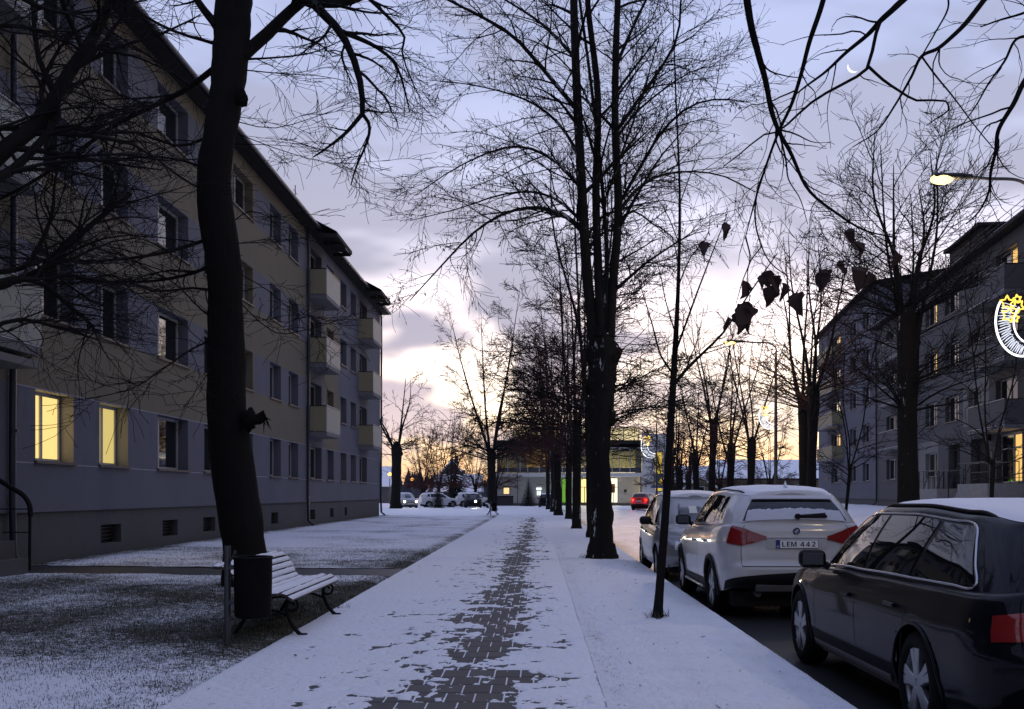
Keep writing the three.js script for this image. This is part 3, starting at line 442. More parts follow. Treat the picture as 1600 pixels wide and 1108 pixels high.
// ---- far houses
function cottage(label, x, d, w, len, hw, hr, m, turn, roofM, windows = 2) {
  const B = thing('cottage', label, 'house', [x, -.2, -d], turn, undefined);
  const sh = new THREE.Shape([[-w / 2, 0], [w / 2, 0], [w / 2, hw], [0, hr], [-w / 2, hw]].map((p) => new THREE.Vector2(...p)));
  mesh('wall', metreUV(new THREE.ExtrudeGeometry(sh, { depth: len, bevelEnabled: false }).translate(0, 0, -len)), m, B);
  const sl = (s) => { const g = new THREE.BufferGeometry().copy(bx(Math.hypot(w / 2 + .5, (hr - hw) * (w / 2 + .5) / (w / 2)), .2, len + .8)); g.rotateZ(-s * Math.atan2(hr - hw, w / 2)); return g.translate(s * (w / 4 + .25), hr - (hr - hw) * (w / 4 + .25) / (w / 2) + .12, -len / 2); };
  const r = mesh('roof', mg([sl(1), sl(-1)]), roofM, B);
  mesh('chimney', bb(.6, 1.2, hr - .8, hr + .9, -len * .4 - .3, -len * .4 + .3), BM.plinth, r);
  for (let k = 0; k < windows; k++) { const u = (k - (windows - 1) / 2) * w * .36; const f = mesh('window', bb(u - .5, u + .5, 1.2, 2.5, .0, .04), M.pvc, B); mesh('pane', bb(u - .42, u + .42, 1.28, 2.42, .042, .05), M.glass, f); const s = mesh('window', bb(-w / 2 - .04, -w / 2, 1.2, 2.5, -len * .5 - .5 + k * 2, -len * .5 + .5 + k * 2), M.pvc, B); mesh('pane', bb(-w / 2 - .05, -w / 2 - .042, 1.28, 2.42, -len * .5 - .42 + k * 2, -len * .5 + .42 + k * 2), M.glass, s); }
  return B;
}
cottage('low house with snow roof left of the parked cars', -24.5, 172, 9, 12, 3, 6.0, BM.grey, Math.PI / 2, M.snowPlain);
cottage('steep snow-roofed house behind the parking place', -15, 178, 8, 9, 2.4, 7.5, BM.plinth, .1, M.snowPlain);
cottage('small snow-roofed outbuilding beside the far hall', -9.5, 168, 6, 7, 2.2, 4.6, BM.grey, Math.PI / 2, M.snowPlain, 1);
cottage('small ochre gabled shed behind the yield sign', 20.5, 128, 6, 7, 1.6, 3.6, BM.beige, -.2, M.snowPlain, 1);
{ // long low yellow building with a snow roof
  const B = thing('low_building', 'long low cream building with snowy roof behind the street trees', 'building', [24, -.2, -134], 0);
  wall(B, 0, 24, 0, 3.6, -.4, 0, [4, 10, 14, 20].map((u) => ({ u0: u, u1: u + 2.2, y0: .9, y1: 2.8 })), () => 'beige');
  mesh('rear_wall', bb(0, 24, 0, 3.6, -9, -8.6), BM.beige, B);
  for (const u of [4, 10, 14, 20]) windowIn(B, { u0: u, u1: u + 2.2, y0: .9, y1: 2.8 }, { lit: u === 14 ? glow(1, .7, .35, .5) : undefined });
  const r = mesh('roof', mg([sheet(1, 1, (u, v) => [lerp(-.5, 24.5, u), lerp(3.55, 6.2, v), lerp(.6, -4.5, v)]), sheet(1, 1, (u, v) => [lerp(-.5, 24.5, u), lerp(6.2, 3.55, v), lerp(-4.5, -9.6, v)])]), M.snowPlain, B);
  mesh('fascia', bb(-.5, 24.5, 3.4, 3.6, .5, .6), BM.roof, r);
}
{ const B = thing('low_building', 'grey shed with a snow roof between the sign and the street trees', 'building', [15.5, -.2, -142], 0); wall(B, 0, 9, 0, 3.2, -.3, 0, [{ u0: 1, u1: 5, y0: 0.2, y1: 2.6 }], () => 'plinth'); mesh('garage_door', bb(1, 5, .2, 2.6, -.2, -.15), BM.roof, B); mesh('roof', sheet(1, 1, (u, v) => [lerp(-.4, 9.4, u), lerp(3.15, 5.6, v), lerp(.5, -5, v)]), M.snowPlain, B); mesh('rear_wall', bb(0, 9, 0, 5, -6, -5.6), BM.plinth, B); }
// ================================================================ trees
class Wood {                                                    // collects tapered tubes into one geometry
  constructor() { this.p = []; this.n = []; this.t = []; this.i = []; }
  add(pts, rad, sides) {
    const base = this.p.length / 3, m = pts.length; let ux = 0, uy = 0, uz = 0, len = 0;
    for (let k = 0; k < m; k++) {
      const a = pts[Math.max(0, k - 1)], b = pts[Math.min(m - 1, k + 1)], p = pts[k];
      let dx = b.x - a.x, dy = b.y - a.y, dz = b.z - a.z; const l = Math.hypot(dx, dy, dz) || 1; dx /= l; dy /= l; dz /= l;
      if (!k) { if (Math.abs(dy) < .9) { ux = -dz; uy = 0; uz = dx; } else { ux = 1; uy = 0; uz = 0; } } else len += Math.hypot(p.x - pts[k - 1].x, p.y - pts[k - 1].y, p.z - pts[k - 1].z);
      const q = ux * dx + uy * dy + uz * dz; ux -= q * dx; uy -= q * dy; uz -= q * dz; const ul = Math.hypot(ux, uy, uz) || 1; ux /= ul; uy /= ul; uz /= ul;
      const vx = dy * uz - dz * uy, vy = dz * ux - dx * uz, vz = dx * uy - dy * ux, r = rad[k];
      for (let s = 0; s <= sides; s++) { const an = s / sides * 6.28318, c = Math.cos(an), e = Math.sin(an), nx = ux * c + vx * e, ny = uy * c + vy * e, nz = uz * c + vz * e; this.p.push(p.x + nx * r, p.y + ny * r, p.z + nz * r); this.n.push(nx, ny, nz); this.t.push(s / sides * Math.max(1, Math.round(6.28 * rad[0] / .35)), len); }
    }
    for (let k = 0; k < m - 1; k++) for (let s = 0; s < sides; s++) { const a = base + k * (sides + 1) + s, b = a + sides + 1; this.i.push(a, a + 1, b + 1, a, b + 1, b); }
  }
  get tris() { return this.i.length / 3; }
  geo() { const g = new THREE.BufferGeometry(); g.setAttribute('position', new THREE.Float32BufferAttribute(this.p, 3)); g.setAttribute('normal', new THREE.Float32BufferAttribute(this.n, 3)); g.setAttribute('uv', new THREE.Float32BufferAttribute(this.t, 2)); g.setIndex(this.i); return g; }
}
const V = (x, y, z) => new THREE.Vector3(x, y, z);
const barkTex = (k, snow) => tex(1024, 1024, (u, v) => { const ridge = NZ.mid(u * 4, v * 1) * .6 + NZ.fine(u * 4, v * 1.2) * .4, n = k * (.45 + 1.1 * ridge); const s = snow ? sstep(.66, .70, NZ.mid(u, v * 1.6) * .5 + NZ.coarse(u, v) * .3 + NZ.fine(u, v) * .2 + .05 * Math.cos((u - .25) * 6.283)) : 0; return [toS(lerp(n, .5, s)), toS(lerp(n * .93, .51, s)), toS(lerp(n * .86, .54, s))]; }, true, .25, .175);
const barkBump = tex(512, 512, (u, v) => { const n = NZ.mid(u, v * .25) * .65 + NZ.fine(u, v * .4) * .35; return [n, n, n]; }, false, 1, .7);
const TM = {
  bark: phy({ specularIntensity: .25, color: 0xffffff, map: barkTex(.016, false), roughness: .95, bumpMap: barkBump, bumpScale: .03 }),
  barkSnow: phy({ specularIntensity: .25, color: 0xffffff, map: barkTex(.018, true), roughness: .95, bumpMap: barkBump, bumpScale: .03 }),
  twig: phy({ color: lin(.014, .012, .012), roughness: .9, specularIntensity: .25 }), twigBacklit: phy({ color: lin(.055, .026, .023), roughness: .9, specularIntensity: .25 }),  // second twig material: reddish backlight put into its base colour
  seed: std({ color: lin(.05, .035, .022), roughness: .9, side: THREE.DoubleSide }), leaf: std({ color: lin(.035, .016, .012), roughness: .85, side: THREE.DoubleSide }),
};
function spline(pts, n) { const c = new THREE.CatmullRomCurve3(pts, false, 'centripetal'); return c.getPoints(n); }
class Tree {
  constructor(seed, o = {}) { this.r = rng(seed); this.trunk = new Wood(); this.crown = new Wood(); this.seeds = []; this.o = { droop: .25, twigs: 1, seedShare: 0, wob: .16, ...o }; }
  rad(a, b, n, pw = 1) { return Array.from({ length: n + 1 }, (_, k) => lerp(a, b, Math.pow(k / n, pw))); }
  limb(pts, r0, r1, sides = 8, n = 14, where = 'trunk', knob = 0) { if (this.o.root && pts.length > 1) { const e = pts[0].clone().sub(pts[1]).normalize().multiplyScalar(this.o.root); pts = [pts[0].clone().add(e), ...pts]; } const s = spline(pts, n), rr = this.rad(r0, r1, n); if (knob) for (let k = 0; k <= n; k++) { rr[k] *= 1 + knob * fbm(k * .7, r0 * 90, 3, 2) * 1.6; } this[where].add(s, rr, sides); return { s, rr }; }
  // a branch that grows by itself: level 1 boughs, 2 branchlets, 3 twigs
  grow(p, dir, len, r0, lvl) {
    const r = this.r, o = this.o, n = lvl === 3 ? (o.n3 ?? 3) : lvl === 2 ? (o.n2 ?? 6) : 9, pts = [p.clone()], d = dir.clone(), q = p.clone(), rr = [r0], st = len / n, wb = o.wob * (lvl === 3 ? 2.9 : lvl === 2 ? 2.4 : 1.8);
    let bx_ = (r() - .5) * wb * .5, bz_ = (r() - .5) * wb * .5;
    for (let k = 1; k <= n; k++) { d.x += (r() - .5) * wb + bx_; d.y += (r() - .5) * wb * .8 - o.droop * (lvl === 1 ? .10 * k / n * 2 : .10) + (o.lift ?? 0) * (k / n) * (lvl > 1 ? 1 : .3); d.z += (r() - .5) * wb + bz_; d.normalize(); q.addScaledVector(d, st * (.7 + .6 * r())); pts.push(q.clone()); rr.push(Math.max(o.min ?? .0035, r0 * (1 - .80 * k / n))); }
    this.crown.add(pts, rr, lvl === 1 ? 5 : lvl === 2 ? 4 : 3);
    if (lvl < 3) this.clothe(pts, rr, lvl + 1, len);
    else if (o.seedShare && r() < o.seedShare) { const c = 1 + Math.floor(r() * 2.4); for (let k = 0; k < c; k++) this.seeds.push(pts[1 + Math.floor(r() * (n - .01))]); }
  }
  clothe(pts, rr, lvl, len, dens = 1, from = .18) {
    const r = this.r, o = this.o, m = pts.length - 1, count = Math.round(len * (lvl === 1 ? 1.0 : lvl === 2 ? (o.d2 ?? 3.2) : (o.d3 ?? 8)) * dens * o.twigs);
    for (let k = 0; k < count; k++) {
      const f = from + (1 - from) * Math.pow((k + r()) / count, .85), i = Math.min(m - 1, Math.floor(f * m)), t = f * m - i, p = pts[i].clone().lerp(pts[i + 1], t), d = pts[i + 1].clone().sub(pts[i]).normalize();
      const a = r() * 6.28, side = V(Math.cos(a), (r() - .35) * .9, Math.sin(a)); side.addScaledVector(d, -side.dot(d)).normalize();
      const spread = .55 + .5 * r(), dir = d.multiplyScalar(Math.cos(spread)).addScaledVector(side, Math.sin(spread)).normalize();
      const L = lvl === 1 ? lerp(1.4, 2.6, r()) * (1.25 - .6 * f) : lvl === 2 ? clamp(len * .5, .4, o.l2 ?? 1.5) * lerp(.5, 1.1, r()) * (1.2 - .6 * f) : lerp(.22, .55, r()) * (o.twigLen ?? 1);
      this.grow(p, dir, L * (o.size ?? 1), Math.max(o.min ?? .0035, rr[i] * (lvl === 3 ? .55 : .5)) * (lvl === 3 ? 1 : .9), lvl);
    }
  }
  build(name, label, at, opt = {}) {
    const t = thing(name, label, 'tree', at, 0, opt.group);
    const fix = (g) => opt.world ? g.translate(-at[0], -at[1], -at[2]) : g;
    mesh('trunk', fix(this.trunk.geo()), opt.bark ?? TM.bark, t); mesh('crown', fix(this.crown.geo()), opt.twig ?? TM.twig, t);
    if (this.seeds.length) {
      const p = [], idx = [], r = this.r; for (const s of this.seeds) { const b = p.length / 3, w = .006 + .009 * r(), h = .05 + .06 * r(), a = r() * 6.28, lx = (r() - .5) * .05, lz = (r() - .5) * .05, c = Math.cos(a) * w, e = Math.sin(a) * w; p.push(s.x, s.y, s.z, s.x + c + lx * .5, s.y - h * .5, s.z + e + lz * .5, s.x + lx, s.y - h, s.z + lz, s.x - c + lx * .5, s.y - h * .55, s.z - e + lz * .5); idx.push(b, b + 1, b + 2, b, b + 2, b + 3); }
      const g = new THREE.BufferGeometry(); g.setAttribute('position', new THREE.Float32BufferAttribute(p, 3)); g.setIndex(idx); g.computeVertexNormals(); mesh('seed_bracts', fix(g), TM.seed, t).userData.kind = 'stuff';
    }
    return t;
  }
}
// flare of the trunk foot and knobbly burrs
function trunkOf(T, pts, radii, knob = .12, sides = 18, n = 40) {
  const s = spline(pts, n), rr = s.map((_, k) => { const f = k / n * (radii.length - 1), i = Math.min(radii.length - 2, Math.floor(f)); return lerp(radii[i], radii[i + 1], f - i) * (1 + knob * fbm(k * .55, radii[0] * 60, 1.5, 2)); });
  const W = T.trunk, first = W.p.length / 3; W.add(s, rr, sides);
  for (let k = 0; k <= n; k++) for (let a = 0; a <= sides; a++) { const j = (first + k * (sides + 1) + a) * 3, an = (a % sides) / sides * 6.28, b = knob * .9 * fbm(Math.cos(an) * 1.6 + 5, k * .33, Math.sin(an) * 1.6 + radii[0] * 40, 3) * rr[k]; W.p[j] += W.n[j] * b; W.p[j + 2] += W.n[j + 2] * b; }
  return { s, rr };
}
function burr(T, at, r) { const g = new THREE.IcosahedronGeometry(r, 4), p = g.attributes.position, W = T.trunk, b = W.p.length / 3, v = V(0, 0, 0); for (let i = 0; i < p.count; i++) { v.set(p.getX(i), p.getY(i), p.getZ(i)); const f = 1 / r, k = .72 + .75 * fbm(v.x * f * 1.1 + at.x * 3, v.y * f * 1.1 + at.y * 3, v.z * f * 1.1 + at.z, 2) + .55 * fbm(v.x * f * 3.4 + at.y, v.y * f * 2.2, v.z * f * 3.4, 3); W.p.push(at.x + v.x * k, at.y + v.y * k * 1.5, at.z + v.z * k); v.normalize(); W.n.push(v.x, v.y, v.z); W.t.push(Math.atan2(v.z, v.x) * .6, v.y * r * 1.5); W.i.push(b + i); } }
// ---- the big dark linden on the lawn, left of the path
{
  const D = 15.5, T = new Tree(101, { droop: .34, twigs: 1.25, wob: .17, min: .0038, d2: 5.6, d3: 9, l2: 2.6, n2: 10, n3: 4, root: .22 });
  const t = trunkOf(T, [P(386, 925, D), P(383, 860, D), P(368, 760, D), P(354, 640, D), P(353, 520, D), P(350, 420, D - .1), P(334, 290, D - .2), P(342, 215, D - .2), P(354, 150, D - .1), P(360, 80, D), P(366, 0, D), P(372, -80, D), P(380, -220, D)], [.38, .32, .325, .30, .28, .26, .25, .235, .25, .27, .27, .2, .1].map((x) => x), .16, 20, 60);
  burr(T, P(378, 152, D - .25), .11); burr(T, P(388, 655, D - .2), .15); burr(T, P(320, 285, D - .2), .10);
  // stump of a torn branch with splinters
  for (let k = 0; k < 9; k++) T.trunk.add([P(388, 660, D - .3), P(405 + k, 655 - k * 2 + (k % 3) * 5, D - .35 + .03 * k), P(412 + (k % 4) * 4, 645 + k * 4, D - .4 + .05 * k)], [.05, .025, .003], 5);
  const L = (pts, r0, r1, dens = 1, lvl = 2, sides = 7) => { T.o.root = pts[0][0] > 300 && pts[0][0] < 400 ? .22 : 0; const p = pts.map((a) => P(a[0], a[1], D + (a[2] ?? 0))); let len = 0; for (let i = 1; i < p.length; i++) len += p[i].distanceTo(p[i - 1]); const n = Math.max(10, Math.round(len * 4)), b = T.limb(p, r0, r1, sides, n, 'trunk', .05); T.clothe(b.s, b.rr, lvl, len, dens * .8, .22); };
  // right: the heavy limb that arches over and hangs down
  L([[388, 78], [420, 50, .1], [450, 20, .1], [478, 0, .0], [505, 22, -.2], [530, 48, -.3], [552, 90, -.5], [565, 140, -.6], [566, 178, -.7]], .11, .038, .55);
  L([[566, 178, -.7], [540, 208, -.8], [515, 228, -.8], [490, 245, -.9]], .034, .010, 1.3);
  L([[566, 178, -.7], [577, 195, -.8], [574, 220, -.9], [556, 262, -1], [548, 290, -1]], .030, .009, 1.3);
  L([[478, 0], [530, 4, .3], [570, -8, .5], [640, -30, .8]], .09, .05, .4);
  L([[530, 48, -.3], [565, 62, -.1], [590, 75, 0], [618, 100, .1], [632, 140, .2], [640, 175, .2]], .042, .009, 1.2);
  L([[570, -8, .5], [610, 30, .6], [632, 58, .6], [628, 80, .6], [645, 130, .7], [660, 160, .8]], .03, .006, 1.0);
  L([[395, 92], [430, 90, -.3], [490, 82, -.6], [540, 60, -.9]], .022, .006, 1.0);
  L([[388, 110], [440, 115, .5], [510, 120, .9], [590, 140, 1.4]], .012, .004, .9);
  L([[370, 190], [430, 200, -.6], [500, 180, -.9], [560, 155, -1.1]], .010, .003, .5); L([[362, 205], [440, 235, .6], [520, 255, 1.0], [610, 250, 1.5]], .010, .003, .6); L([[360, 225], [450, 228, .2], [540, 240, .3]], .009, .003, .5);
  L([[365, 345], [392, 330, -.5], [430, 340, -.8], [480, 330, -1]], .012, .004, .6); L([[372, 380], [420, 378, .5], [480, 372, 1.0]], .012, .004, .6);
  L([[372, 470], [430, 520, -.4], [480, 515, -.7], [560, 490, -1]], .012, .004, .8); L([[378, 430], [420, 455, .8], [470, 500, 1.2], [520, 560, 1.5]], .012, .004, .7);
  L([[330, 30], [305, -5, .3], [285, -60, .4]], .07, .05, .5); L([[372, -60], [420, -120, -.3], [450, -220, -.4]], .09, .05, .4); L([[350, -60], [320, -140, .3], [300, -240, .4]], .09, .05, .4);
  // left: long limbs that leave the trunk nearly level and sag towards the house
  L([[328, 112], [290, 140, .2], [240, 165, .4], [180, 195, .6], [110, 245, .8], [40, 290, 1.0], [-60, 340, 1.2]], .055, .02, .9);
  L([[325, 65], [270, 48, -.3], [210, 15, -.6], [150, -30, -.8]], .03, .012, .9);
  L([[325, 214], [280, 228, -.4], [200, 205, -.8], [110, 210, -1.2], [0, 200, -1.5]], .030, .008, .9);
  L([[318, 262], [280, 250, .5], [230, 245, 1.0], [150, 260, 1.5], [60, 300, 2]], .026, .007, .9);
  L([[322, 300], [280, 275, -.7], [220, 225, -1.2], [190, 180, -1.6]], .02, .006, .9);
  L([[330, 372], [290, 385, -.5], [240, 398, -1.0], [150, 408, -1.5], [60, 405, -2], [-40, 400, -2.3]], .036, .010, 1.0);
  L([[332, 415], [290, 430, .4], [230, 440, .8], [150, 440, 1.1], [60, 445, 1.5], [-30, 450, 1.8]], .034, .009, 1.0);
  L([[338, 455], [300, 450, -.4], [240, 455, -.8], [170, 430, -1.3], [110, 445, -1.8]], .026, .007, 1.0);
  L([[335, 530], [300, 545, -.4], [250, 580, -.8], [200, 610, -1.2], [120, 625, -1.6]], .02, .005, 1.0);
  L([[335, 500], [310, 480, .4], [270, 440, .8], [225, 420, 1.1], [190, 380, 1.3]], .02, .005, .8);
  L([[340, 560], [320, 590, -.6], [300, 620, -1], [285, 650, -1.3]], .01, .003, .8);
  const at = P(386, 925, D); T.build('linden_tree', 'thick dark leaning linden on the lawn behind the bench', [at.x, 0, at.z], { world: true, group: 'lindens beside the path' });
}
// ---- a neighbour of it, left of the frame, whose limbs reach in
{
  const T = new Tree(202, { droop: .25, twigs: 1.3, wob: .18, min: .0024, size: .8, d2: 5, d3: 8.5, l2: 2.4, n2: 10, n3: 4 }), bx0 = -5.4, bz = -7.6;
  trunkOf(T, [V(bx0, -.1, bz), V(bx0 + .05, 1.5, bz), V(bx0 - .05, 3, bz - .1), V(bx0, 4.6, bz), V(bx0 - .1, 7, bz), V(bx0 - .1, 10, bz)], [.36, .28, .26, .25, .2, .08], .14, 14, 30);
  const L = (start, pts, r0, r1, dens = 1) => { const p = [start, ...pts.map((a) => P(a[0], a[1], a[2]))]; let len = 0; for (let i = 1; i < p.length; i++) len += p[i].distanceTo(p[i - 1]); const b = T.limb(p, r0, r1, 7, Math.max(10, Math.round(len * 4)), 'trunk', .05); T.clothe(b.s, b.rr, 2, len, dens * .75, .35); };
  L(V(bx0, 2.6, bz), [[-140, 380, 8.4], [0, 240, 9], [60, 190, 9.3], [110, 110, 9.6], [150, 50, 9.9], [185, -30, 10.2]], .09, .045, .6);
  L(V(bx0, 2.2, bz), [[-120, 480, 8.6], [0, 445, 9.2], [60, 425, 9.6], [110, 380, 10], [150, 345, 10.3], [204, 303, 10.7]], .05, .022, 1.3);
  L(V(bx0, 2.0, bz), [[-120, 500, 8.2], [0, 440, 8.8], [60, 440, 9.2], [110, 480, 9.6], [140, 505, 9.9], [150, 520, 10]], .04, .014, 1.3);
  L(V(bx0, 3.1, bz), [[-100, 330, 8.2], [0, 275, 8.8], [20, 265, 9], [90, 180, 9.4], [60, 90, 9.7], [50, 0, 10]], .06, .02, .8);
  L(V(bx0, 2.4, bz), [[-100, 440, 8.6], [0, 425, 9], [40, 415, 9.3], [80, 340, 9.7], [85, 290, 10], [90, 260, 10.2]], .035, .01, 1);
  L(V(bx0, 3.6, bz), [[-80, 230, 8.4], [0, 200, 9], [60, 205, 9.5], [150, 200, 10.2], [230, 160, 11]], .04, .01, 1);
  L(V(bx0, 1.9, bz), [[-80, 560, 8.4], [20, 500, 9], [100, 515, 9.6], [150, 530, 10.2]], .03, .008, 1.2);
  L(V(bx0, 4.2, bz), [[-80, 60, 8.4], [20, 40, 9], [90, 60, 9.6], [150, 90, 10.2]], .03, .008, 1);
  L(V(bx0, 4.6, bz), [[-60, -40, 8.4], [60, 10, 9], [120, 20, 9.6], [230, 0, 10.4]], .03, .008, .9);
  T.build('linden_tree', 'linden at the left picture edge whose limbs cross in front of the house', [bx0, 0, bz], { world: true, group: 'lindens beside the path' });
}
// ---- the tall linden of the row between path and road
{
  const D = 21.7, T = new Tree(303, { droop: .32, twigs: 1.35, wob: .14, seedShare: .40, min: .0042, d2: 4.0, d3: 8, l2: 2.1, n2: 8, n3: 4, root: .08 });
  trunkOf(T, [P(941, 880, D), P(940, 850, D), P(939, 780, D), P(936, 700, D), P(940, 620, D), P(942, 560, D), P(940, 530, D)], [.36, .27, .24, .23, .27, .31, .26], .22, 20, 46);
  for (const [x, y, r] of [[955, 552, .25], [930, 556, .24], [948, 585, .24], [930, 640, .22], [950, 655, .20], [938, 690, .2], [953, 855, .16], [928, 600, .22], [945, 620, .24], [942, 530, .24], [930, 870, .16]]) burr(T, P(x, y, D - .05), r);
  const stem = (pts, r0, r1) => T.limb(pts.map((a) => P(a[0], a[1], D + (a[2] ?? 0))), r0, r1, 9, 30, 'trunk', .08);
  const L = (pts, r0, r1, dens = 1) => { const p = pts.map((a) => P(a[0], a[1], D + (a[2] ?? 0))); let len = 0; for (let i = 1; i < p.length; i++) len += p[i].distanceTo(p[i - 1]); const b = T.limb(p, r0, r1, 6, Math.max(10, Math.round(len * 3)), 'trunk', .05); T.clothe(b.s, b.rr, 2, len, dens, .15); };
  const A = stem([[930, 545], [918, 440], [912, 350, -.2], [904, 200, -.3], [898, 60, -.3], [895, -60, -.3], [890, -260, -.3]], .13, .07), B = stem([[940, 540], [935, 430], [931, 300, .3], [934, 150, .4], [918, 0, .5], [912, -200, .6]], .12, .05), C = stem([[952, 545], [958, 440], [966, 330, -.1], [961, 200], [962, 90], [966, -40], [962, -240]], .115, .055);
  stem([[944, 540], [948, 400], [938, 260, .6], [922, 120, .9], [900, -40, 1.2]], .06, .03);
  for (const s of [A, B, C]) T.clothe(s.s, s.rr, 1, 9, .75, .22);
  L([[910, 362], [885, 338, -.4], [850, 326, -.8], [815, 326, -1.2], [775, 340, -1.6], [735, 368, -1.9], [690, 415, -2.1], [640, 470, -2.2]], .062, .010);
  L([[908, 345], [870, 312, .5], [830, 300, .9], [780, 305, 1.3], [720, 325, 1.7], [640, 345, 2]], .045, .008);
  L([[904, 290], [865, 250, -.6], [820, 230, -1.0], [770, 236, -1.5], [700, 270, -2], [650, 305, -2.3]], .045, .008);
  L([[901, 235], [870, 190, .6], [830, 160, 1.0], [780, 142, 1.4], [720, 130, 1.9], [670, 125, 2.2]], .042, .008);
  L([[900, 170], [850, 110, -.6], [800, 55, -1.1], [740, 20, -1.5], [690, -5, -1.8], [640, -30, -2]], .06, .012);
  L([[898, 90], [850, 40, .6], [790, 0, 1.2], [720, -40, 1.6]], .05, .014);
  L([[966, 345], [990, 330, -.5], [1020, 350, -.9], [1050, 370, -1.3], [1060, 420, -1.5]], .03, .008);
  L([[968, 330], [995, 296, .4], [1030, 275, .8], [1075, 268, 1.2], [1130, 275, 1.6], [1180, 300, 2]], .05, .009);
  L([[968, 318], [1000, 262, -.6], [1035, 205, -1.1], [1075, 168, -1.5], [1120, 155, -1.9], [1170, 160, -2.2]], .05, .009);
  L([[964, 215], [990, 180, .5], [1030, 145, 1], [1085, 110, 1.5], [1140, 100, 2]], .04, .008);
  L([[963, 205], [995, 160, -.5], [1030, 110, -1], [1058, 60, -1.4], [1064, 0, -1.6], [1070, -60, -1.7]], .05, .014);
  L([[964, 100], [990, 40, .5], [1020, -20, 1], [1060, -90, 1.4]], .05, .016);
  L([[945, 330], [925, 280, 1], [890, 220, 2], [860, 140, 3]], .04, .01, .8); L([[950, 300], [975, 230, -1], [1000, 160, -2], [1030, 60, -3]], .04, .01, .8); L([[940, 250], [960, 180, 1.2], [1000, 100, 2.4]], .035, .01, .8); L([[935, 200], [900, 120, -1.2], [840, 60, -2.2]], .035, .01, .8);
  // water shoots from the burrs
  const r = T.r; for (let k = 0; k < 70; k++) { const y = lerp(520, 720, r()), s = r() < .7 ? 1 : -1, x = 942 + s * 14, a = (r() - .3) * 1.2, len = lerp(.6, 2.6, r() * r()); T.grow(P(x, y, D - .2 + .4 * r()), V(s * Math.cos(a), Math.sin(a) * .6 - .05, (r() - .5) * 1.0).normalize(), len, .009, r() < .5 ? 2 : 3); }
  const at = P(941, 880, D); T.build('linden_tree', 'tall pollarded linden with three stems, nearest of the row beside the road', [at.x, 0, at.z], { world: true, bark: TM.barkSnow, group: 'lindens beside the path' });
}
let sapling;
// ---- the straight young tree in front of the white car
{
  const D = 11.3, T = new Tree(404, { droop: .06, lift: .05, twigs: 1.1, root: .03, wob: .12, min: .0022, size: .75, seedShare: 0 });
  const t = trunkOf(T, [P(1027, 972, D), P(1030, 930, D), P(1040, 800, D), P(1047, 680, D), P(1053, 580, D), P(1060, 440, D), P(1062, 300, D), P(1056, 150, D), P(1052, 30, D), P(1050, -60, D)], [.066, .050, .044, .041, .036, .020, .013, .009, .006, .004], .08, 12, 44);
  const L = (pts, r0, r1, dens = 1) => { const p = pts.map((a) => P(a[0], a[1], D + (a[2] ?? 0))); let len = 0; for (let i = 1; i < p.length; i++) len += p[i].distanceTo(p[i - 1]); const b = T.limb(p, r0, r1, 6, Math.max(10, Math.round(len * 5)), 'trunk', .03); T.clothe(b.s, b.rr, 2, len, dens, .2); };
  L([[1050, 582], [1032, 555, -.2], [1020, 510, -.4], [1008, 470, -.6], [996, 430, -.8]], .016, .004);
  L([[1050, 606], [1070, 580, .2], [1098, 552, .4], [1130, 520, .6], [1170, 460, .8], [1215, 395, 1.0]], .026, .006);
  L([[1052, 560], [1072, 505, -.2], [1092, 450, -.4], [1115, 390, -.5], [1138, 330, -.6]], .018, .004);
  L([[1055, 520], [1040, 470, .4], [1030, 420, .6], [1015, 380, .8]], .012, .003); L([[1059, 450], [1080, 400, .4], [1105, 370, .6], [1110, 320, .8]], .012, .003);
  L([[1061, 380], [1040, 330, -.4], [1020, 300, -.6]], .01, .003); L([[1062, 320], [1080, 270, .3], [1100, 230, .5]], .01, .003); L([[1060, 260], [1045, 210, .4], [1030, 180, .6]], .008, .003); L([[1057, 190], [1075, 140, -.3], [1090, 110, -.5]], .008, .003); L([[1070, 580, .2], [1090, 530, .5], [1100, 480, .7]], .009, .003);
  const at = P(1027, 972, D); const t2 = T.build('sapling', 'young thin bare tree in the verge in front of the white parked cars', [at.x, 0, at.z], { world: true, group: 'lindens beside the path' });
  sapling = t2;
}
// ---- dry leaves: each one cupped and torn in its own way
function dryLeaf(parent, p, s, k, r) {
  const out = [], n = 22; for (let i = 0; i < n; i++) { const a = i / n * 6.283, y = -Math.cos(a), w = (.30 + .20 * y) * (1 + .8 * fbm(Math.cos(a) * 2.6 + k * 5, Math.sin(a) * 2.6, k * 3.1, 3)); out.push(new THREE.Vector2(Math.sin(a) * w * 1.15, (y > 0 ? y * .36 : y * .62) * (1 + .4 * fbm(a * 1.7, k * 2.3, 1, 2)) - .42)); }
  const g = new THREE.ShapeGeometry(new THREE.Shape(out)); const q = g.attributes.position; for (let i = 0; i < q.count; i++) q.setZ(i, .9 * q.getX(i) ** 2 + .16 * Math.sin(q.getY(i) * 7 + k) + .2 * q.getX(i) * Math.sin(k));
  const all = mg([g, bar([0, .18, 0], [.02, -.1, 0], .016, 4)]); all.computeVertexNormals();
  const m = mesh('dry_leaf', all, TM.leaf, parent); m.scale.set(s * lerp(.55, 1.05, r()), s * lerp(.9, 1.15, r()), s); m.position.copy(p).sub(parent.position); m.rotation.set((r() - .5) * .5, (r() - .5) * 1.5, (r() - .5) * .8); return m;
}
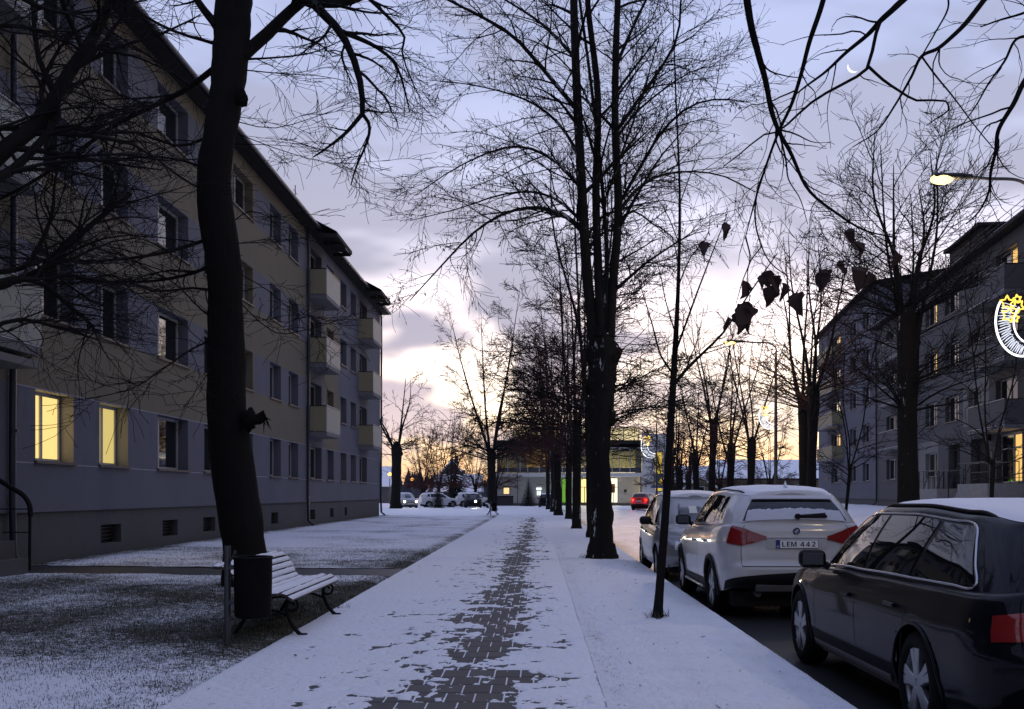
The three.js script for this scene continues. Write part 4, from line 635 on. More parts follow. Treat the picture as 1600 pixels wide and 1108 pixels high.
// ---- branches overhead at the right: a tree of the row standing beside the camera
{
  const T = new Tree(505, { droop: .16, twigs: .8, wob: .21, min: .0016, size: .42, twigLen: .42, d2: 2.6, d3: 6, n2: 10, n3: 3 }), tx = 1.55, tz = -.6;
  trunkOf(T, [V(tx, -.1, tz), V(tx, 1.5, tz), V(tx + .05, 3, tz), V(tx, 4.6, tz), V(tx, 6.4, tz), V(tx, 8.5, tz)], [.26, .19, .17, .15, .1, .04], .12, 14, 30);
  const L = (h, pts, r0, r1, dens = 1, link = true) => { const p = pts.map((a) => P(a[0], a[1], a[2])); const s0 = link ? [V(tx, h, tz), V((tx + p[0].x) / 2, Math.max(p[0].y, h) + .35, (tz + p[0].z) / 2)] : []; const q = [...s0, ...p]; let len = 0; for (let i = 1; i < q.length; i++) len += q[i].distanceTo(q[i - 1]); const b = T.limb(q, link ? r0 * 1.5 : r0, r1, 7, Math.max(14, Math.round(len * 9)), 'trunk', .06); const m = link ? .45 : .1; T.clothe(b.s, b.rr, 2, len, dens * 1.0, m); };
  L(4.6, [[1166, -60, 5.2], [1171, 25, 5.3], [1185, 85, 5.4], [1196, 125, 5.5], [1206, 175, 5.55], [1217, 205, 5.6], [1236, 240, 5.7], [1262, 295, 5.8], [1310, 335, 6.0], [1352, 360, 6.2], [1400, 372, 6.3]], .016, .004, .8);
  L(4.8, [[1300, -50, 5.5], [1282, 15, 5.5], [1265, 65, 5.55], [1252, 115, 5.6], [1236, 165, 5.6], [1217, 205, 5.62], [1195, 265, 5.7], [1178, 320, 5.75], [1165, 370, 5.8]], .013, .003, .8);
  L(5.0, [[1445, -40, 5.7], [1400, 10, 5.7], [1376, 32, 5.75], [1358, 52, 5.8], [1322, 82, 5.8], [1290, 112, 5.85], [1255, 138, 5.9], [1235, 155, 5.95]], .017, .003, .7);
  L(5, [[1376, 32, 5.75], [1366, 62, 5.7], [1357, 104, 5.65], [1335, 122, 5.6], [1300, 140, 5.6], [1268, 160, 5.6], [1240, 185, 5.6], [1217, 205, 5.6], [1190, 212, 5.6], [1160, 238, 5.6], [1130, 260, 5.6]], .011, .003, .9, false);
  L(5, [[1357, 104, 5.65], [1380, 125, 5.7], [1405, 142, 5.75], [1432, 157, 5.8], [1478, 158, 5.85], [1482, 172, 5.85], [1465, 184, 5.85], [1448, 196, 5.85]], .009, .003, .9, false);
  L(5.2, [[1570, -45, 5.9], [1536, 2, 5.9], [1510, 35, 5.9], [1490, 55, 5.9], [1465, 76, 5.9], [1440, 88, 5.9], [1424, 120, 5.95], [1398, 165, 6], [1370, 205, 6.1], [1332, 230, 6.2]], .014, .003, .7);
  L(5, [[1440, 88, 5.9], [1462, 118, 5.9], [1490, 152, 5.95], [1522, 195, 6], [1555, 235, 6.1]], .006, .003, .9, false);
  L(5, [[1478, -20, 5.8], [1482, 10, 5.8], [1462, 50, 5.8], [1440, 88, 5.9]], .006, .004, .6, false);
  L(4.4, [[1660, 20, 6.3], [1625, 90, 6.3], [1598, 132, 6.3], [1585, 160, 6.3], [1560, 204, 6.35], [1556, 235, 6.4], [1548, 270, 6.4], [1545, 300, 6.45], [1530, 330, 6.5], [1510, 350, 6.5]], .016, .004, 1.0);
  L(4.6, [[1680, -60, 6.0], [1630, 5, 6.1], [1600, 20, 6.1], [1560, 32, 6.15], [1532, 42, 6.2]], .010, .004, .6);
  L(4.5, [[1700, 60, 5.6], [1640, 60, 5.7], [1590, 60, 5.8], [1570, 95, 5.9], [1545, 130, 6], [1525, 165, 6.1], [1500, 200, 6.2]], .009, .003, .9);
  L(5, [[1217, 205, 5.6], [1228, 250, 5.7], [1232, 280, 5.75], [1250, 310, 5.8], [1262, 350, 5.9]], .006, .002, 1.0, false); L(5, [[1172, 30, 5.3], [1196, 105, 5.35], [1225, 118, 5.4], [1260, 122, 5.5]], .006, .002, 1, false);
  L(5, [[1195, 265, 5.7], [1183, 300, 5.7], [1180, 345, 5.75], [1190, 385, 5.8], [1205, 412, 5.85], [1232, 432, 5.9]], .006, .003, .4, false); L(5, [[1165, 370, 5.8], [1172, 405, 5.8], [1160, 440, 5.85], [1150, 475, 5.9]], .005, .002, .4, false); L(5, [[1190, 385, 5.8], [1172, 410, 5.8], [1168, 430, 5.8], [1172, 470, 5.8]], .004, .002, .3, false);
  L(5, [[1400, 372, 6.3], [1372, 400, 6.3], [1340, 412, 6.3], [1300, 415, 6.3], [1282, 420, 6.3]], .004, .002, .4, false);
  const t = T.build('linden_tree', 'bare branches with dry leaves hanging into the upper right of the view', [tx, 0, tz], { world: true, group: 'lindens beside the path' });
  const r = rng(61); let k = 0;
  for (const [x, y, d, s] of [[1169, 438, 5.8, .085], [1190, 428, 5.8, .07], [1197, 422, 5.85, .085], [1207, 430, 5.85, .09], [1212, 446, 5.85, .10], [1228, 440, 5.9, .085], [1239, 455, 5.9, .115], [1170, 470, 5.8, .15], [1163, 478, 5.82, .12], [1152, 486, 5.9, .10], [1135, 492, 5.9, .07], [1327, 355, 6.1, .085], [1336, 375, 6.1, .095], [1312, 405, 6.3, .10], [1282, 422, 6.3, .10], [1291, 420, 6.3, .11], [1345, 415, 6.3, .12], [1359, 420, 6.3, .10], [1400, 382, 6.3, .13]]) dryLeaf(t, P(x, y, d), s * 1.25, k++, r);
  dryLeaf(sapling, P(1136, 346, 10.8), .20, 31, r); dryLeaf(sapling, P(1100, 376, 11.2), .19, 32, r);
}
// ---- generic street linden: pollard head with upright stems, arching boughs
function linden(seed, H, r0, o = {}) {
  const T = new Tree(seed, { droop: .26, twigs: .7, wob: .14, min: .007, root: .05, seedShare: o.seeds ?? 0, lift: .02, ...o }), r = T.r, hh = H * (o.head ?? .3), lean = (r() - .5) * .5;
  trunkOf(T, [V(0, -.15, 0), V(0, .3, 0), V(lean * .3, hh * .5, 0), V(lean * .6, hh, .1)], [r0 * 1.5, r0 * 1.1, r0 * .95, r0 * 1.15], .2, 12, 22);
  burr(T, V(lean * .6, hh, .05), r0 * 1.15); burr(T, V(lean * .5 + r0 * .6, hh * .9, .1), r0 * .7);
  const ns = o.stems ?? 4;
  for (let k = 0; k < ns; k++) {
    const a = k / ns * 6.28 + r(), sp = (o.spread ?? .10) * H * (.4 + .8 * r()), top = V(lean + Math.cos(a) * sp, H * (.82 + .2 * r()), Math.sin(a) * sp), by = hh * (1 - (o.stagger ?? .25) * (k % 2 ? r() : 0)), b = V(lean * .6 * by / hh + Math.cos(a) * r0 * .6, by, Math.sin(a) * r0 * .6);
    const st = T.limb([b, V(lerp(b.x, top.x, .34) + (r() - .5) * .03 * H, lerp(b.y, top.y, .3), lerp(b.z, top.z, .34)), V(lerp(b.x, top.x, .75) + (r() - .5) * .04 * H, lerp(b.y, top.y, .65), lerp(b.z, top.z, .75)), top], r0 * (o.stemR ?? .42), .012, 7, 18, 'trunk', .1);
    const nb = o.boughs ?? 9;
    for (let j = 0; j < nb; j++) { const f = .12 + .82 * (j + r()) / nb, i = Math.floor(f * 18), p = st.s[Math.min(17, i)], an = a + (r() - .5) * 3.2, el = lerp(.2, 1.0, f) + (r() - .5) * .3; T.grow(p, V(Math.cos(an) * Math.cos(el), Math.sin(el), Math.sin(an) * Math.cos(el)).normalize(), H * lerp(.27, .12, f) * (.7 + .6 * r()), Math.max(.02, st.rr[Math.min(17, i)] * .45), 1); }
  }
  for (let k = 0; k < (o.shoots ?? 20); k++) { const y = hh * lerp(.45, 1.05, r()), a = r() * 6.28; T.grow(V(Math.cos(a) * r0, y, Math.sin(a) * r0), V(Math.cos(a), .1 + r() * .8, Math.sin(a)).normalize(), .6 + 1.4 * r(), .011, 3); }
  return T;
}
{
  const row = linden(611, 13.5, .135, { seeds: .25, twigs: 1.35, min: .008, stemR: .6 }).build('linden_tree', 'slim linden of the road-side row right behind the tall three-stemmed one', [1.68, 0, -31.8], { bark: TM.barkSnow, group: 'lindens beside the path' });
  const row2 = linden(622, 13.5, .17, { twigs: 1.05, min: .010, stems: 6, stemR: .42, droop: .16 }).build('linden_tree', 'third big linden of the road-side row', [1.53, 0, -40], { bark: TM.barkSnow, twig: TM.twigBacklit, group: 'lindens beside the path' });
  dup(row2, [1.68, 0, -55], 2.1, 'fourth big linden of the road-side row'); const row3 = linden(628, 13.5, .24, { twigs: .85, min: .013, stems: 6, stemR: .34, droop: .16 }).build('linden_tree', 'fifth big linden of the road-side row', [1.30, 0, -64], { bark: TM.barkSnow, twig: TM.twigBacklit, group: 'lindens beside the path' }); dup(row3, [1.2, 0, -76], 4.0, 'sixth big linden of the road-side row'); dup(row2, [.9, 0, -88], 3.1, 'last linden of the road-side row before the hall');
  // left side of the path, far on
  const far = linden(633, 20.5, .38, { twigs: 1.1, min: .013, stems: 4, spread: .20, boughs: 16, head: .26, stemR: .5 }).build('linden_tree', 'two-stemmed linden left of the far end of the path', [-4.5, 0, -98.5], { group: 'lindens beside the path' });
  const cut = linden(644, 13.5, .46, { twigs: .55, min: .015, stems: 4, boughs: 8, head: .42, spread: .26, shoots: 10, stemR: .36 }).build('lopped_tree', 'thick lopped tree with few boughs beside the left house end', [-13.4, 0, -96]);
  // right side of the road
  const G = 'street trees across the road';
  const near = linden(655, 12.6, .30, { twigs: 1.05, min: .007, stemR: .34, stems: 7, spread: .085, boughs: 12, head: .52, shoots: 60, stagger: .5, lift: .06, droop: .12 }).build('street_tree', 'tall many-stemmed tree in front of the grey house', [11.0, .1, -30.2], { bark: TM.barkSnow, group: G });
  const a = linden(666, 13, .21, { stemR: .5, twigs: .72, min: .010, stems: 4, spread: .13, boughs: 10, head: .44, lift: .05, droop: .12 }).build('street_tree', 'leaning forked tree standing just left of the grey house', [11.4, .0, -42.5], { group: G, twig: TM.twigBacklit });
  dup(a, [12.2, 0, -46.5], 2.4, 'tree right behind the leaning forked tree by the grey house');
  const b = linden(677, 11.5, .21, { stemR: .4, twigs: .62, min: .011, stems: 4, spread: .16, boughs: 9, head: .36, lift: .05 }).build('street_tree', 'wavy-trunked tree behind the white car roof', [11.2, 0, -53.5], { group: G, twig: TM.twigBacklit });
  dup(b, [11.0, 0, -58], 1.9, 'spreading tree with a wide fork left of the far street lamp'); dup(a, [10.6, 0, -62], .8, 'straight tree left of the spreading forked tree'); dup(b, [10.6, 0, -68], 4.4, 'short tree right of the knobbly pollards'); 
  const c = linden(688, 9.0, .25, { stemR: .3, twigs: .6, min: .012, stems: 6, spread: .05, boughs: 5, head: .34, lift: .1, droop: 0 }).build('pollard_tree', 'pollard with upright rods, right of the yield sign', [10.4, 0, -74], { group: G, twig: TM.twigBacklit });
  dup(c, [10.5, 0, -81], 2.2, 'pollard with upright rods, farther one by the yield sign'); dup(c, [13.0, 0, -88], 3.6, 'far pollard behind the other two pollards');
  // young trees in front of the grey house
  const y = linden(699, 7.2, .055, { stemR: .6, twigs: 1.2, min: .006, stems: 3, spread: .12, boughs: 6, head: .3, shoots: 3, size: .8 }).build('young_tree', 'thin young tree right of the white car with the number plate', [10.2, .05, -33.8], { group: 'young trees across the road' });
  dup(y, [12.1, .1, -27], 1.8, 'thin young tree by the entrance stairs of the grey house');
  const bg = linden(711, 12, .2, { twigs: .85, min: .015, stems: 6, spread: .22, boughs: 8, head: .2 }).build('bare_tree', 'bushy bare tree behind the parked cars, nearest the lopped tree', [-12.5, 0, -128], { group: 'bare trees behind the parking place', twig: TM.twigBacklit });
  dup(bg, [-8.2, 0, -134], 2, 'bushy bare tree in the middle behind the parked cars'); dup(bg, [-5.2, 0, -128], 4, 'bushy bare tree behind the parked cars, next to the hall'); dup(bg, [-17, 0, -150], 5, 'faint bare tree far behind the parked cars'); dup(bg, [-10.3, 0, -121], 5.6, 'bushy bare tree right behind the small fir of the parking place'); dup(bg, [-15.5, 0, -138], .7, 'bushy bare tree between the lopped tree and the steep roof'); dup(bg, [20, 0, -112], 1, 'bare tree in front of the cream building'); dup(bg, [27, 0, -118], 3, 'bare tree near the corner of the grey house'); dup(bg, [15, 0, -120], 5.2, 'bare tree behind the pollards');
}
// ---- firs
function fir(label, x, d, h, w, seed) {
  const t = thing('fir_tree', label, 'tree', [x, -.1, -d]), r = rng(seed), p = [], idx = [], tiers = 22;
  mesh('trunk', cyl(.07 * h / 3, .01, h, 7, 0, h / 2, 0), TM.bark, t);
  for (let k = 0; k < tiers; k++) { const f = k / tiers, y = h * (.06 + .92 * f), R = w * (1 - f) ** .9 + .03, n = Math.round(10 + 16 * (1 - f)); for (let j = 0; j < n; j++) { const a = (j + r()) / n * 6.28, L = R * (.7 + .45 * r()), c = Math.cos(a), s = Math.sin(a), wd = .11 * h / 3 * (1 - .4 * f); for (let q = 0; q < 3; q++) { const i0 = q / 3, i1 = (q + 1.25) / 3, dy = -.35 * L, b = p.length / 3; const ww = wd * (1.25 - i0); p.push(c * L * i0, y + dy * i0, s * L * i0, c * L * (i0 + i1) / 2 - s * ww, y + dy * (i0 + i1) / 2 - .03, s * L * (i0 + i1) / 2 + c * ww, c * L * i1, y + dy * i1 + .02, s * L * i1, c * L * (i0 + i1) / 2 + s * ww, y + dy * (i0 + i1) / 2 - .03, s * L * (i0 + i1) / 2 - c * ww); idx.push(b, b + 1, b + 2, b, b + 2, b + 3); } } }
  const g = new THREE.BufferGeometry(); g.setAttribute('position', new THREE.Float32BufferAttribute(p, 3)); g.setIndex(idx); g.computeVertexNormals(); mesh('crown', g, std({ color: lin(.022, .032, .024), roughness: .9, side: THREE.DoubleSide }), t); return t;
}
fir('small fir in front of the white car on the parking place', -9.7, 99, 2.6, .9, 3); fir('small fir before the hall front', -1.1, 122, 3.4, 1.2, 5); fir('tall dark fir behind the parked cars', -11.2, 138, 8.5, 2.6, 9);
// ---- far wood along the horizon
{ const r = rng(90), g = new THREE.ConeGeometry(1, 1, 6, 4); { const p = g.attributes.position; for (let i = 0; i < p.count; i++) { const k = 1 + .35 * perlin.noise(p.getX(i) * 5, p.getY(i) * 9, p.getZ(i) * 5); p.setX(i, p.getX(i) * k); p.setZ(i, p.getZ(i) * k); } g.translate(0, .5, 0); g.computeVertexNormals(); }
  const im = new THREE.InstancedMesh(g, std({ color: lin(.05, .055, .065), roughness: 1 }), 900), q = new THREE.Object3D(); for (let k = 0; k < 900; k++) { const x = lerp(-160, 190, r()), d = 330 + 60 * r(); q.position.set(x, -.5, -d); const h = 7 + 6 * r() + 3 * Math.sin(x * .05); q.scale.set(h * .3, h, h * .3); q.rotation.y = r() * 6; q.updateMatrix(); im.setMatrixAt(k, q.matrix); } im.name = 'far_wood'; im.userData = { kind: 'stuff', label: 'dark wood along the horizon behind the houses', category: 'wood' }; scene.add(im); }
// ================================================================ cars
const paint = (r, g, b, rough = .32) => phy({ color: lin(r, g, b), roughness: rough, metalness: .0, clearcoat: 1, clearcoatRoughness: .06 });
const CM = {
  white: phy({ color: 0xffffff, map: tex(256, 256, (u, v) => { const n = .50 * (.93 + .1 * NZ.mid(u, v)) * (NZ.fine(u, v) > .78 ? .9 : 1); return [toS(n), toS(n * .99), toS(n * .97)]; }, true, .6, .6), roughness: .4, clearcoat: 1, clearcoatRoughness: .12 }),
  silver: phy({ color: lin(.20, .205, .205), roughness: .35, metalness: .35, clearcoat: 1, clearcoatRoughness: .08 }), night: phy({ color: lin(.002, .0025, .005), roughness: .5, specularIntensity: .1, clearcoat: .32, clearcoatRoughness: .05 }), red: paint(.20, .008, .010),
  plastic: phy({ color: lin(.008, .008, .009), roughness: .6, specularIntensity: .35, bumpMap: bumpFine, bumpScale: .001 }), glass: phy({ color: lin(.006, .007, .008), roughness: .02, ior: 1.52 }), tyre: phy({ color: lin(.009, .009, .009), roughness: .9, specularIntensity: .3, bumpMap: bumpFine, bumpScale: .002 }),
  rim: std({ color: lin(.30, .31, .32), roughness: .35, metalness: .75 }), chrome: std({ color: lin(.40, .41, .43), roughness: .18, metalness: 1 }), seam: std({ color: lin(.006, .006, .006), roughness: .8 }),
  tail: phy({ color: lin(.20, .004, .004), roughness: .12, clearcoat: 1, clearcoatRoughness: .03 }), lamp: phy({ color: lin(.55, .56, .57), roughness: .1, clearcoat: 1 }), under: std({ color: lin(.006, .006, .006), roughness: .95 }), snowGlass: std({ color: lin(.55, .56, .6), roughness: .9, bumpMap: bumpFine, bumpScale: .006 }),
};
function halfCurve(pts, n) { return new THREE.CatmullRomCurve3(pts.map(([z, x]) => V(x, 0, z)), false, 'centripetal').getPoints(n); }
const wheelParts = new Map();
function wheelGeo(R, spokes, w = .22) {
  const key = [R, spokes, w].join(); if (wheelParts.has(key)) return wheelParts.get(key);
  const r = R * .70, prof = [[r - .012, -w * .40], [r + .01, -w * .5], [R - .05, -w * .5], [R - .012, -w * .42], [R, -w * .25], [R, w * .25], [R - .012, w * .42], [R - .05, w * .5], [r + .01, w * .5], [r - .012, w * .40]].map(([a, b]) => new THREE.Vector2(a, b));
  const tyre = new THREE.LatheGeometry(prof, 40).rotateZ(Math.PI / 2);
  const parts = [new THREE.LatheGeometry([[r - .02, -w * .4], [r - .035, 0], [r - .02, w * .36], [r, w * .42], [r + .006, w * .40]].map(([a, b]) => new THREE.Vector2(a, b)), 40).rotateZ(Math.PI / 2), cyl(.055, .05, .05, 16).rotateZ(Math.PI / 2).translate(-w * .30, 0, 0)];
  const n = 5; for (let k = 0; k < n; k++) { const a = k / n * 6.283; const arms = spokes === 2 ? [-.16, .16] : [0]; for (const da of arms) { const wd = spokes === 2 ? .03 : .06; const sh = new THREE.Shape([[-wd * .9, .03], [wd * .9, .03], [wd * .62, r * .55], [wd * .95, r - .012], [-wd * .95, r - .012], [-wd * .62, r * .55]].map((p) => new THREE.Vector2(...p))); const g = new THREE.ExtrudeGeometry(sh, { depth: .03, bevelEnabled: true, bevelSize: .008, bevelThickness: .008, bevelSegments: 1 }); g.translate(0, 0, -.015); g.rotateY(Math.PI / 2); g.translate(-w * .34, 0, 0); g.rotateX(a + da); parts.push(g); } }
  const rim = mg(parts), disc = cyl(r * .62, r * .62, .02, 24).rotateZ(Math.PI / 2); wheelParts.set(key, { tyre, rim, disc }); return wheelParts.get(key);
}
// spec: body length L, plan outline, belt and roof lines, glass and lights; the car's rear is at z = 0, its nose at z = L
function car(name, label, s, at, turn, detail = 1) {
  const C = thing(name, label, s.category ?? 'car', at, turn, s.group), NP = Math.round((s.n ?? 110) * detail), plan = halfCurve(s.plan, NP), MS = Math.round(22 * detail);
  const belt = curve1(s.belt), sill = curve1(s.sill), wS = curve1(s.side), rear = curve1(s.rear), front = curve1(s.front), arches = s.axles.map((z) => [z, s.wheelR - .0, s.wheelR + s.archGap]);
  const low = (t, v, side = 1) => { const f = clamp(t) * NP, i = Math.min(NP - 1, Math.floor(f)), k = f - i, z0 = lerp(plan[i].z, plan[i + 1].z, k), x0 = lerp(plan[i].x, plan[i + 1].x, k); const y = lerp(sill(z0), belt(z0), v), wr = clamp(1 - z0 / .55), wf = clamp(1 - (s.L - z0) / .7); return [side * x0 * wS(v), y, z0 + rear(v) * wr * wr - front(v) * wf * wf]; };
  const gB = halfCurve(s.glassB, NP), gT = halfCurve(s.glassT, NP), roofY = curve1(s.roof), crown = s.crown ?? .05;
  const hoodUp = (x, z) => (s.hoodCrown ?? .05) * (1 - (x / .95) ** 2);
  const green = (t, v, side = 1) => { const f = clamp(t) * NP, i = Math.min(NP - 1, Math.floor(f)), k = f - i, zb = lerp(gB[i].z, gB[i + 1].z, k), xb = lerp(gB[i].x, gB[i + 1].x, k), zt = lerp(gT[i].z, gT[i + 1].z, k), xt = lerp(gT[i].x, gT[i + 1].x, k); const yb = belt(zb) + hoodUp(xb, zb) * .9 - .012, yt = roofY(zt) - .035, bul = .018 * Math.sin(v * Math.PI); return [side * (lerp(xb, xt, v) + bul * Math.min(1, xb * 2)), lerp(yb, yt, v), lerp(zb, zt, v) + (zb < s.L * .3 && xb < .7 ? -bul : zb > s.L * .6 ? bul : 0)]; };
  const top = (t, a) => { const [x, y, z] = green(t, 1); return [x * a, y + .035 * (1 - Math.pow(Math.abs(a), 6)) + crown * (1 - a * a) * Math.min(1, x * 3), z]; };
  const hood = (t, a) => { const [x, y, z] = low(t, 1); return [x * a, y + hoodUp(x * a, z) * Math.min(1, x * 3) - hoodUp(x, z) * Math.min(1, x * 3) * 0 - (s.hoodCrown ?? .05) * (1 - (x / .95) ** 2) * 0 - .0 - (Math.abs(a) > .999 ? hoodUp(x, z) * Math.min(1, x * 3) : 0), z]; };
  // body shell: sides with wheel openings, bonnet and roof
  const inArch = (p, grow = 0) => arches.some(([z, y, R]) => Math.hypot(p[2] - z, p[1] - y) < R + grow && Math.abs(p[0]) > .55);
  const snap = (p) => { for (const [z, y, R] of arches) { const d = Math.hypot(p[2] - z, p[1] - y); if (Math.abs(d - R) < .032 && Math.abs(p[0]) > .55) { const k = R / d; return [p[0], y + (p[1] - y) * k, z + (p[2] - z) * k]; } } return p; };
  const pieces = [];
  for (const side of [1, -1]) pieces.push(sheet(NP, MS, (u, v) => snap(low(u, v, side)), (p) => [p[2], p[1]], (u, v) => !inArch(low(u, v, side), -.002)));
  pieces.push(sheet(NP, 14, (u, v) => hood(u, v * 2 - 1), (p) => [p[2], p[0]]));
  for (const side of [1, -1]) pieces.push(sheet(NP, 10, (u, v) => green(u, v, side), (p) => [p[2], p[1]]));
  pieces.push(sheet(NP, 18, (u, v) => top(u, v * 2 - 1), (p) => [p[2], p[0]]));
  const body = mesh('body', mg(pieces), s.paint, C); body.geometry = smooth(body.geometry);
  mesh('underbody', mg([bb(-s.w / 2 + .18, s.w / 2 - .18, .16, .34, .25, s.L - .25), ...arches.map(([z, y, R]) => bb(-s.w / 2 + .25, s.w / 2 - .25, .2, y + R + .02, z - R - .03, z + R + .03))]), CM.under, C);
  // patches that follow the shell
  const patch = (f, a, b, c, d, off, nu = 10, nv = 6, side = 1) => { const [t0, v0] = a, [t1, v1] = b, [t2, v2] = c, [t3, v3] = d; const at_ = (u, v) => f(lerp(lerp(t0, t1, u), lerp(t3, t2, u), v), lerp(lerp(v0, v1, u), lerp(v3, v2, u), v), side); return sheet(nu, nv, (u, v) => { const p = at_(u, v), e = .004, pu = at_(u + e, v), pv = at_(u, v + e); let n = V(pu[0] - p[0], pu[1] - p[1], pu[2] - p[2]).cross(V(pv[0] - p[0], pv[1] - p[1], pv[2] - p[2])).normalize(); const outw = V(p[0], .25, p[2] - s.L / 2 > 0 ? (p[2] - s.L * .75) : (p[2] - s.L * .25)); if (n.dot(outw) < 0) n.negate(); const o = typeof off === 'function' ? off(u, v, p) : off; return [p[0] + n.x * o, p[1] + n.y * o, p[2] + n.z * o]; }); };
  const tz = (f, z, v) => { let a = s.tSide?.[0] ?? .12, b = s.tSide?.[1] ?? .9; for (let k = 0; k < 30; k++) { const m = (a + b) / 2; if (f(m, v)[2] < z) a = m; else b = m; } return (a + b) / 2; };
  const both = (fn) => mg([fn(1), fn(-1)]);
  const api = { C, body, low, green, top, hood, patch, tz, both, s, belt };
  // side windows: z at the bottom and at the top of each edge
  (s.windows ?? []).forEach(([z0b, z1b, z1t, z0t, v0 = .06, v1 = .90]) => { for (const side of [1, -1]) mesh('side_window', patch(green, [tz(green, z0b, v0), v0], [tz(green, z1b, v0), v0], [tz(green, z1t, v1), v1], [tz(green, z0t, v1), v1], .005, 14, 8, side), CM.glass, C); });
  const ends = (t1b, t1t, v0, v1, nm, fr) => mesh(nm, both((sd) => patch(green, fr ? [1 - t1b, v0] : [0, v0], fr ? [1, v0] : [t1b, v0], fr ? [1, v1] : [t1t, v1], fr ? [1 - t1t, v1] : [0, v1], .005, 14, 8, sd)), CM.glass, C);
  if (s.rearGlass) ends(...s.rearGlass, 'rear_window', false); if (s.windscreen) ends(...s.windscreen, 'windscreen', true);
  // wheels
  const W = wheelGeo(s.wheelR, s.spokes ?? 2, .22);
  for (const z of s.axles) for (const side of [1, -1]) { const w = mesh('wheel', W.tyre, CM.tyre, C); w.position.set(side * (s.w / 2 - .125), s.wheelR, z); w.rotation.set(z * 1.3, side > 0 ? Math.PI : 0, 0); const d = mesh('brake_disc', W.disc, CM.under, w); mesh('rim', W.rim, CM.rim, w); }
  mesh('arch_lip', mg(arches.flatMap(([z, y, R]) => [1, -1].map((side) => { const pts = []; for (let k = 0; k <= 22; k++) { const a = lerp(-.18, Math.PI + .18, k / 22), zz = z + Math.cos(a) * R, yy = y + Math.sin(a) * R; const t = tz((q, v) => low(q, v), zz, .4); let lo = 0, hi = 1; for (let m = 0; m < 18; m++) { const q = (lo + hi) / 2; if (low(t, q)[1] < yy) lo = q; else hi = q; } const p = low(t, lo, side); pts.push([p[0] + side * .002, yy, zz]); } return tube(pts, s.lipR ?? .012, 44, 6); }))), s.lip ?? s.paint, C);
  // doors: seams and handles
  (s.seams ?? []).forEach(([z, v0, v1, dz = 0]) => { for (const side of [1, -1]) mesh('door_seam', patch(low, [tz(low, z - .004, v0), v0], [tz(low, z + .004, v0), v0], [tz(low, z + dz + .004, v1), v1], [tz(low, z + dz - .004, v1), v1], .0015, 1, 14, side), CM.seam, C); });
  (s.handles ?? []).forEach(([z, v]) => { for (const side of [1, -1]) { const p = low(tz(low, z, v), v, side); mesh('door_handle', rb(.03, .03, .20, .012, p[0] + side * .012, p[1], p[2]), s.handleMat ?? s.paint, C); } });
  (s.mirrors ?? []).forEach(([x, y, z]) => { for (const side of [1, -1]) { const g = rb(.22, .15, .13, .055, 0, 0, 0, 4), m = mesh('mirror', g, s.mirrorMat ?? CM.plastic, C); m.position.set(side * x, y, z); m.rotation.y = side * -.15; mesh('mirror_arm', bar([-side * .14, -.07, 0], [-side * .05, -.02, 0], .03, 8), CM.plastic, m); mesh('mirror_glass', rb(.17, .10, .01, .004, 0, 0, -.066), CM.glass, m); } });
  // roof snow
  if (s.snow) { const th = (u, v, p) => s.snow * (.75 + .5 * (fbm(p[0] * 4, p[2] * 4, 3, 3) + .3)) * Math.min(1, Math.min(u, 1 - u) * 18) * Math.min(1, Math.min(v, 1 - v) * 14) + .002; const [t0, t1, aw] = s.snowOn ?? [.10, .90, .93]; mesh('roof_snow', sheet(60, 36, (u, v) => { const p = top(lerp(t0, t1, u), lerp(-aw, aw, v)); return [p[0], p[1] + th(u, v, p), p[2]]; }), M.snowPlain, C); }
  if (s.hoodSnow) { const th = (u, v, p) => s.hoodSnow * (.8 + .5 * fbm(p[0] * 5, p[2] * 5, 7, 3)) * Math.min(1, Math.min(u, 1 - u) * 12) * Math.min(1, Math.min(v, 1 - v) * 10) + .003; const [t0, t1] = s.hoodSnowOn; mesh('bonnet_snow', sheet(40, 24, (u, v) => { const p = hood(lerp(t0, t1, u), lerp(-.86, .86, v)); return [p[0], p[1] + th(u, v, p), p[2]]; }), M.snowPlain, C); }
  if (s.rails) mesh('roof_rail', mg([1, -1].map((sd) => { const pts = []; for (let k = 0; k <= 10; k++) { const z = lerp(s.rails[0], s.rails[1], k / 10), t = tz(green, z, .99), p = top(t, .90); pts.push([sd * p[0], p[1] + (k === 0 || k === 10 ? -.02 : .008), p[2]]); } return tube(pts, .014, 40, 6); })), s.railMat ?? CM.plastic, C);
  return api;
}
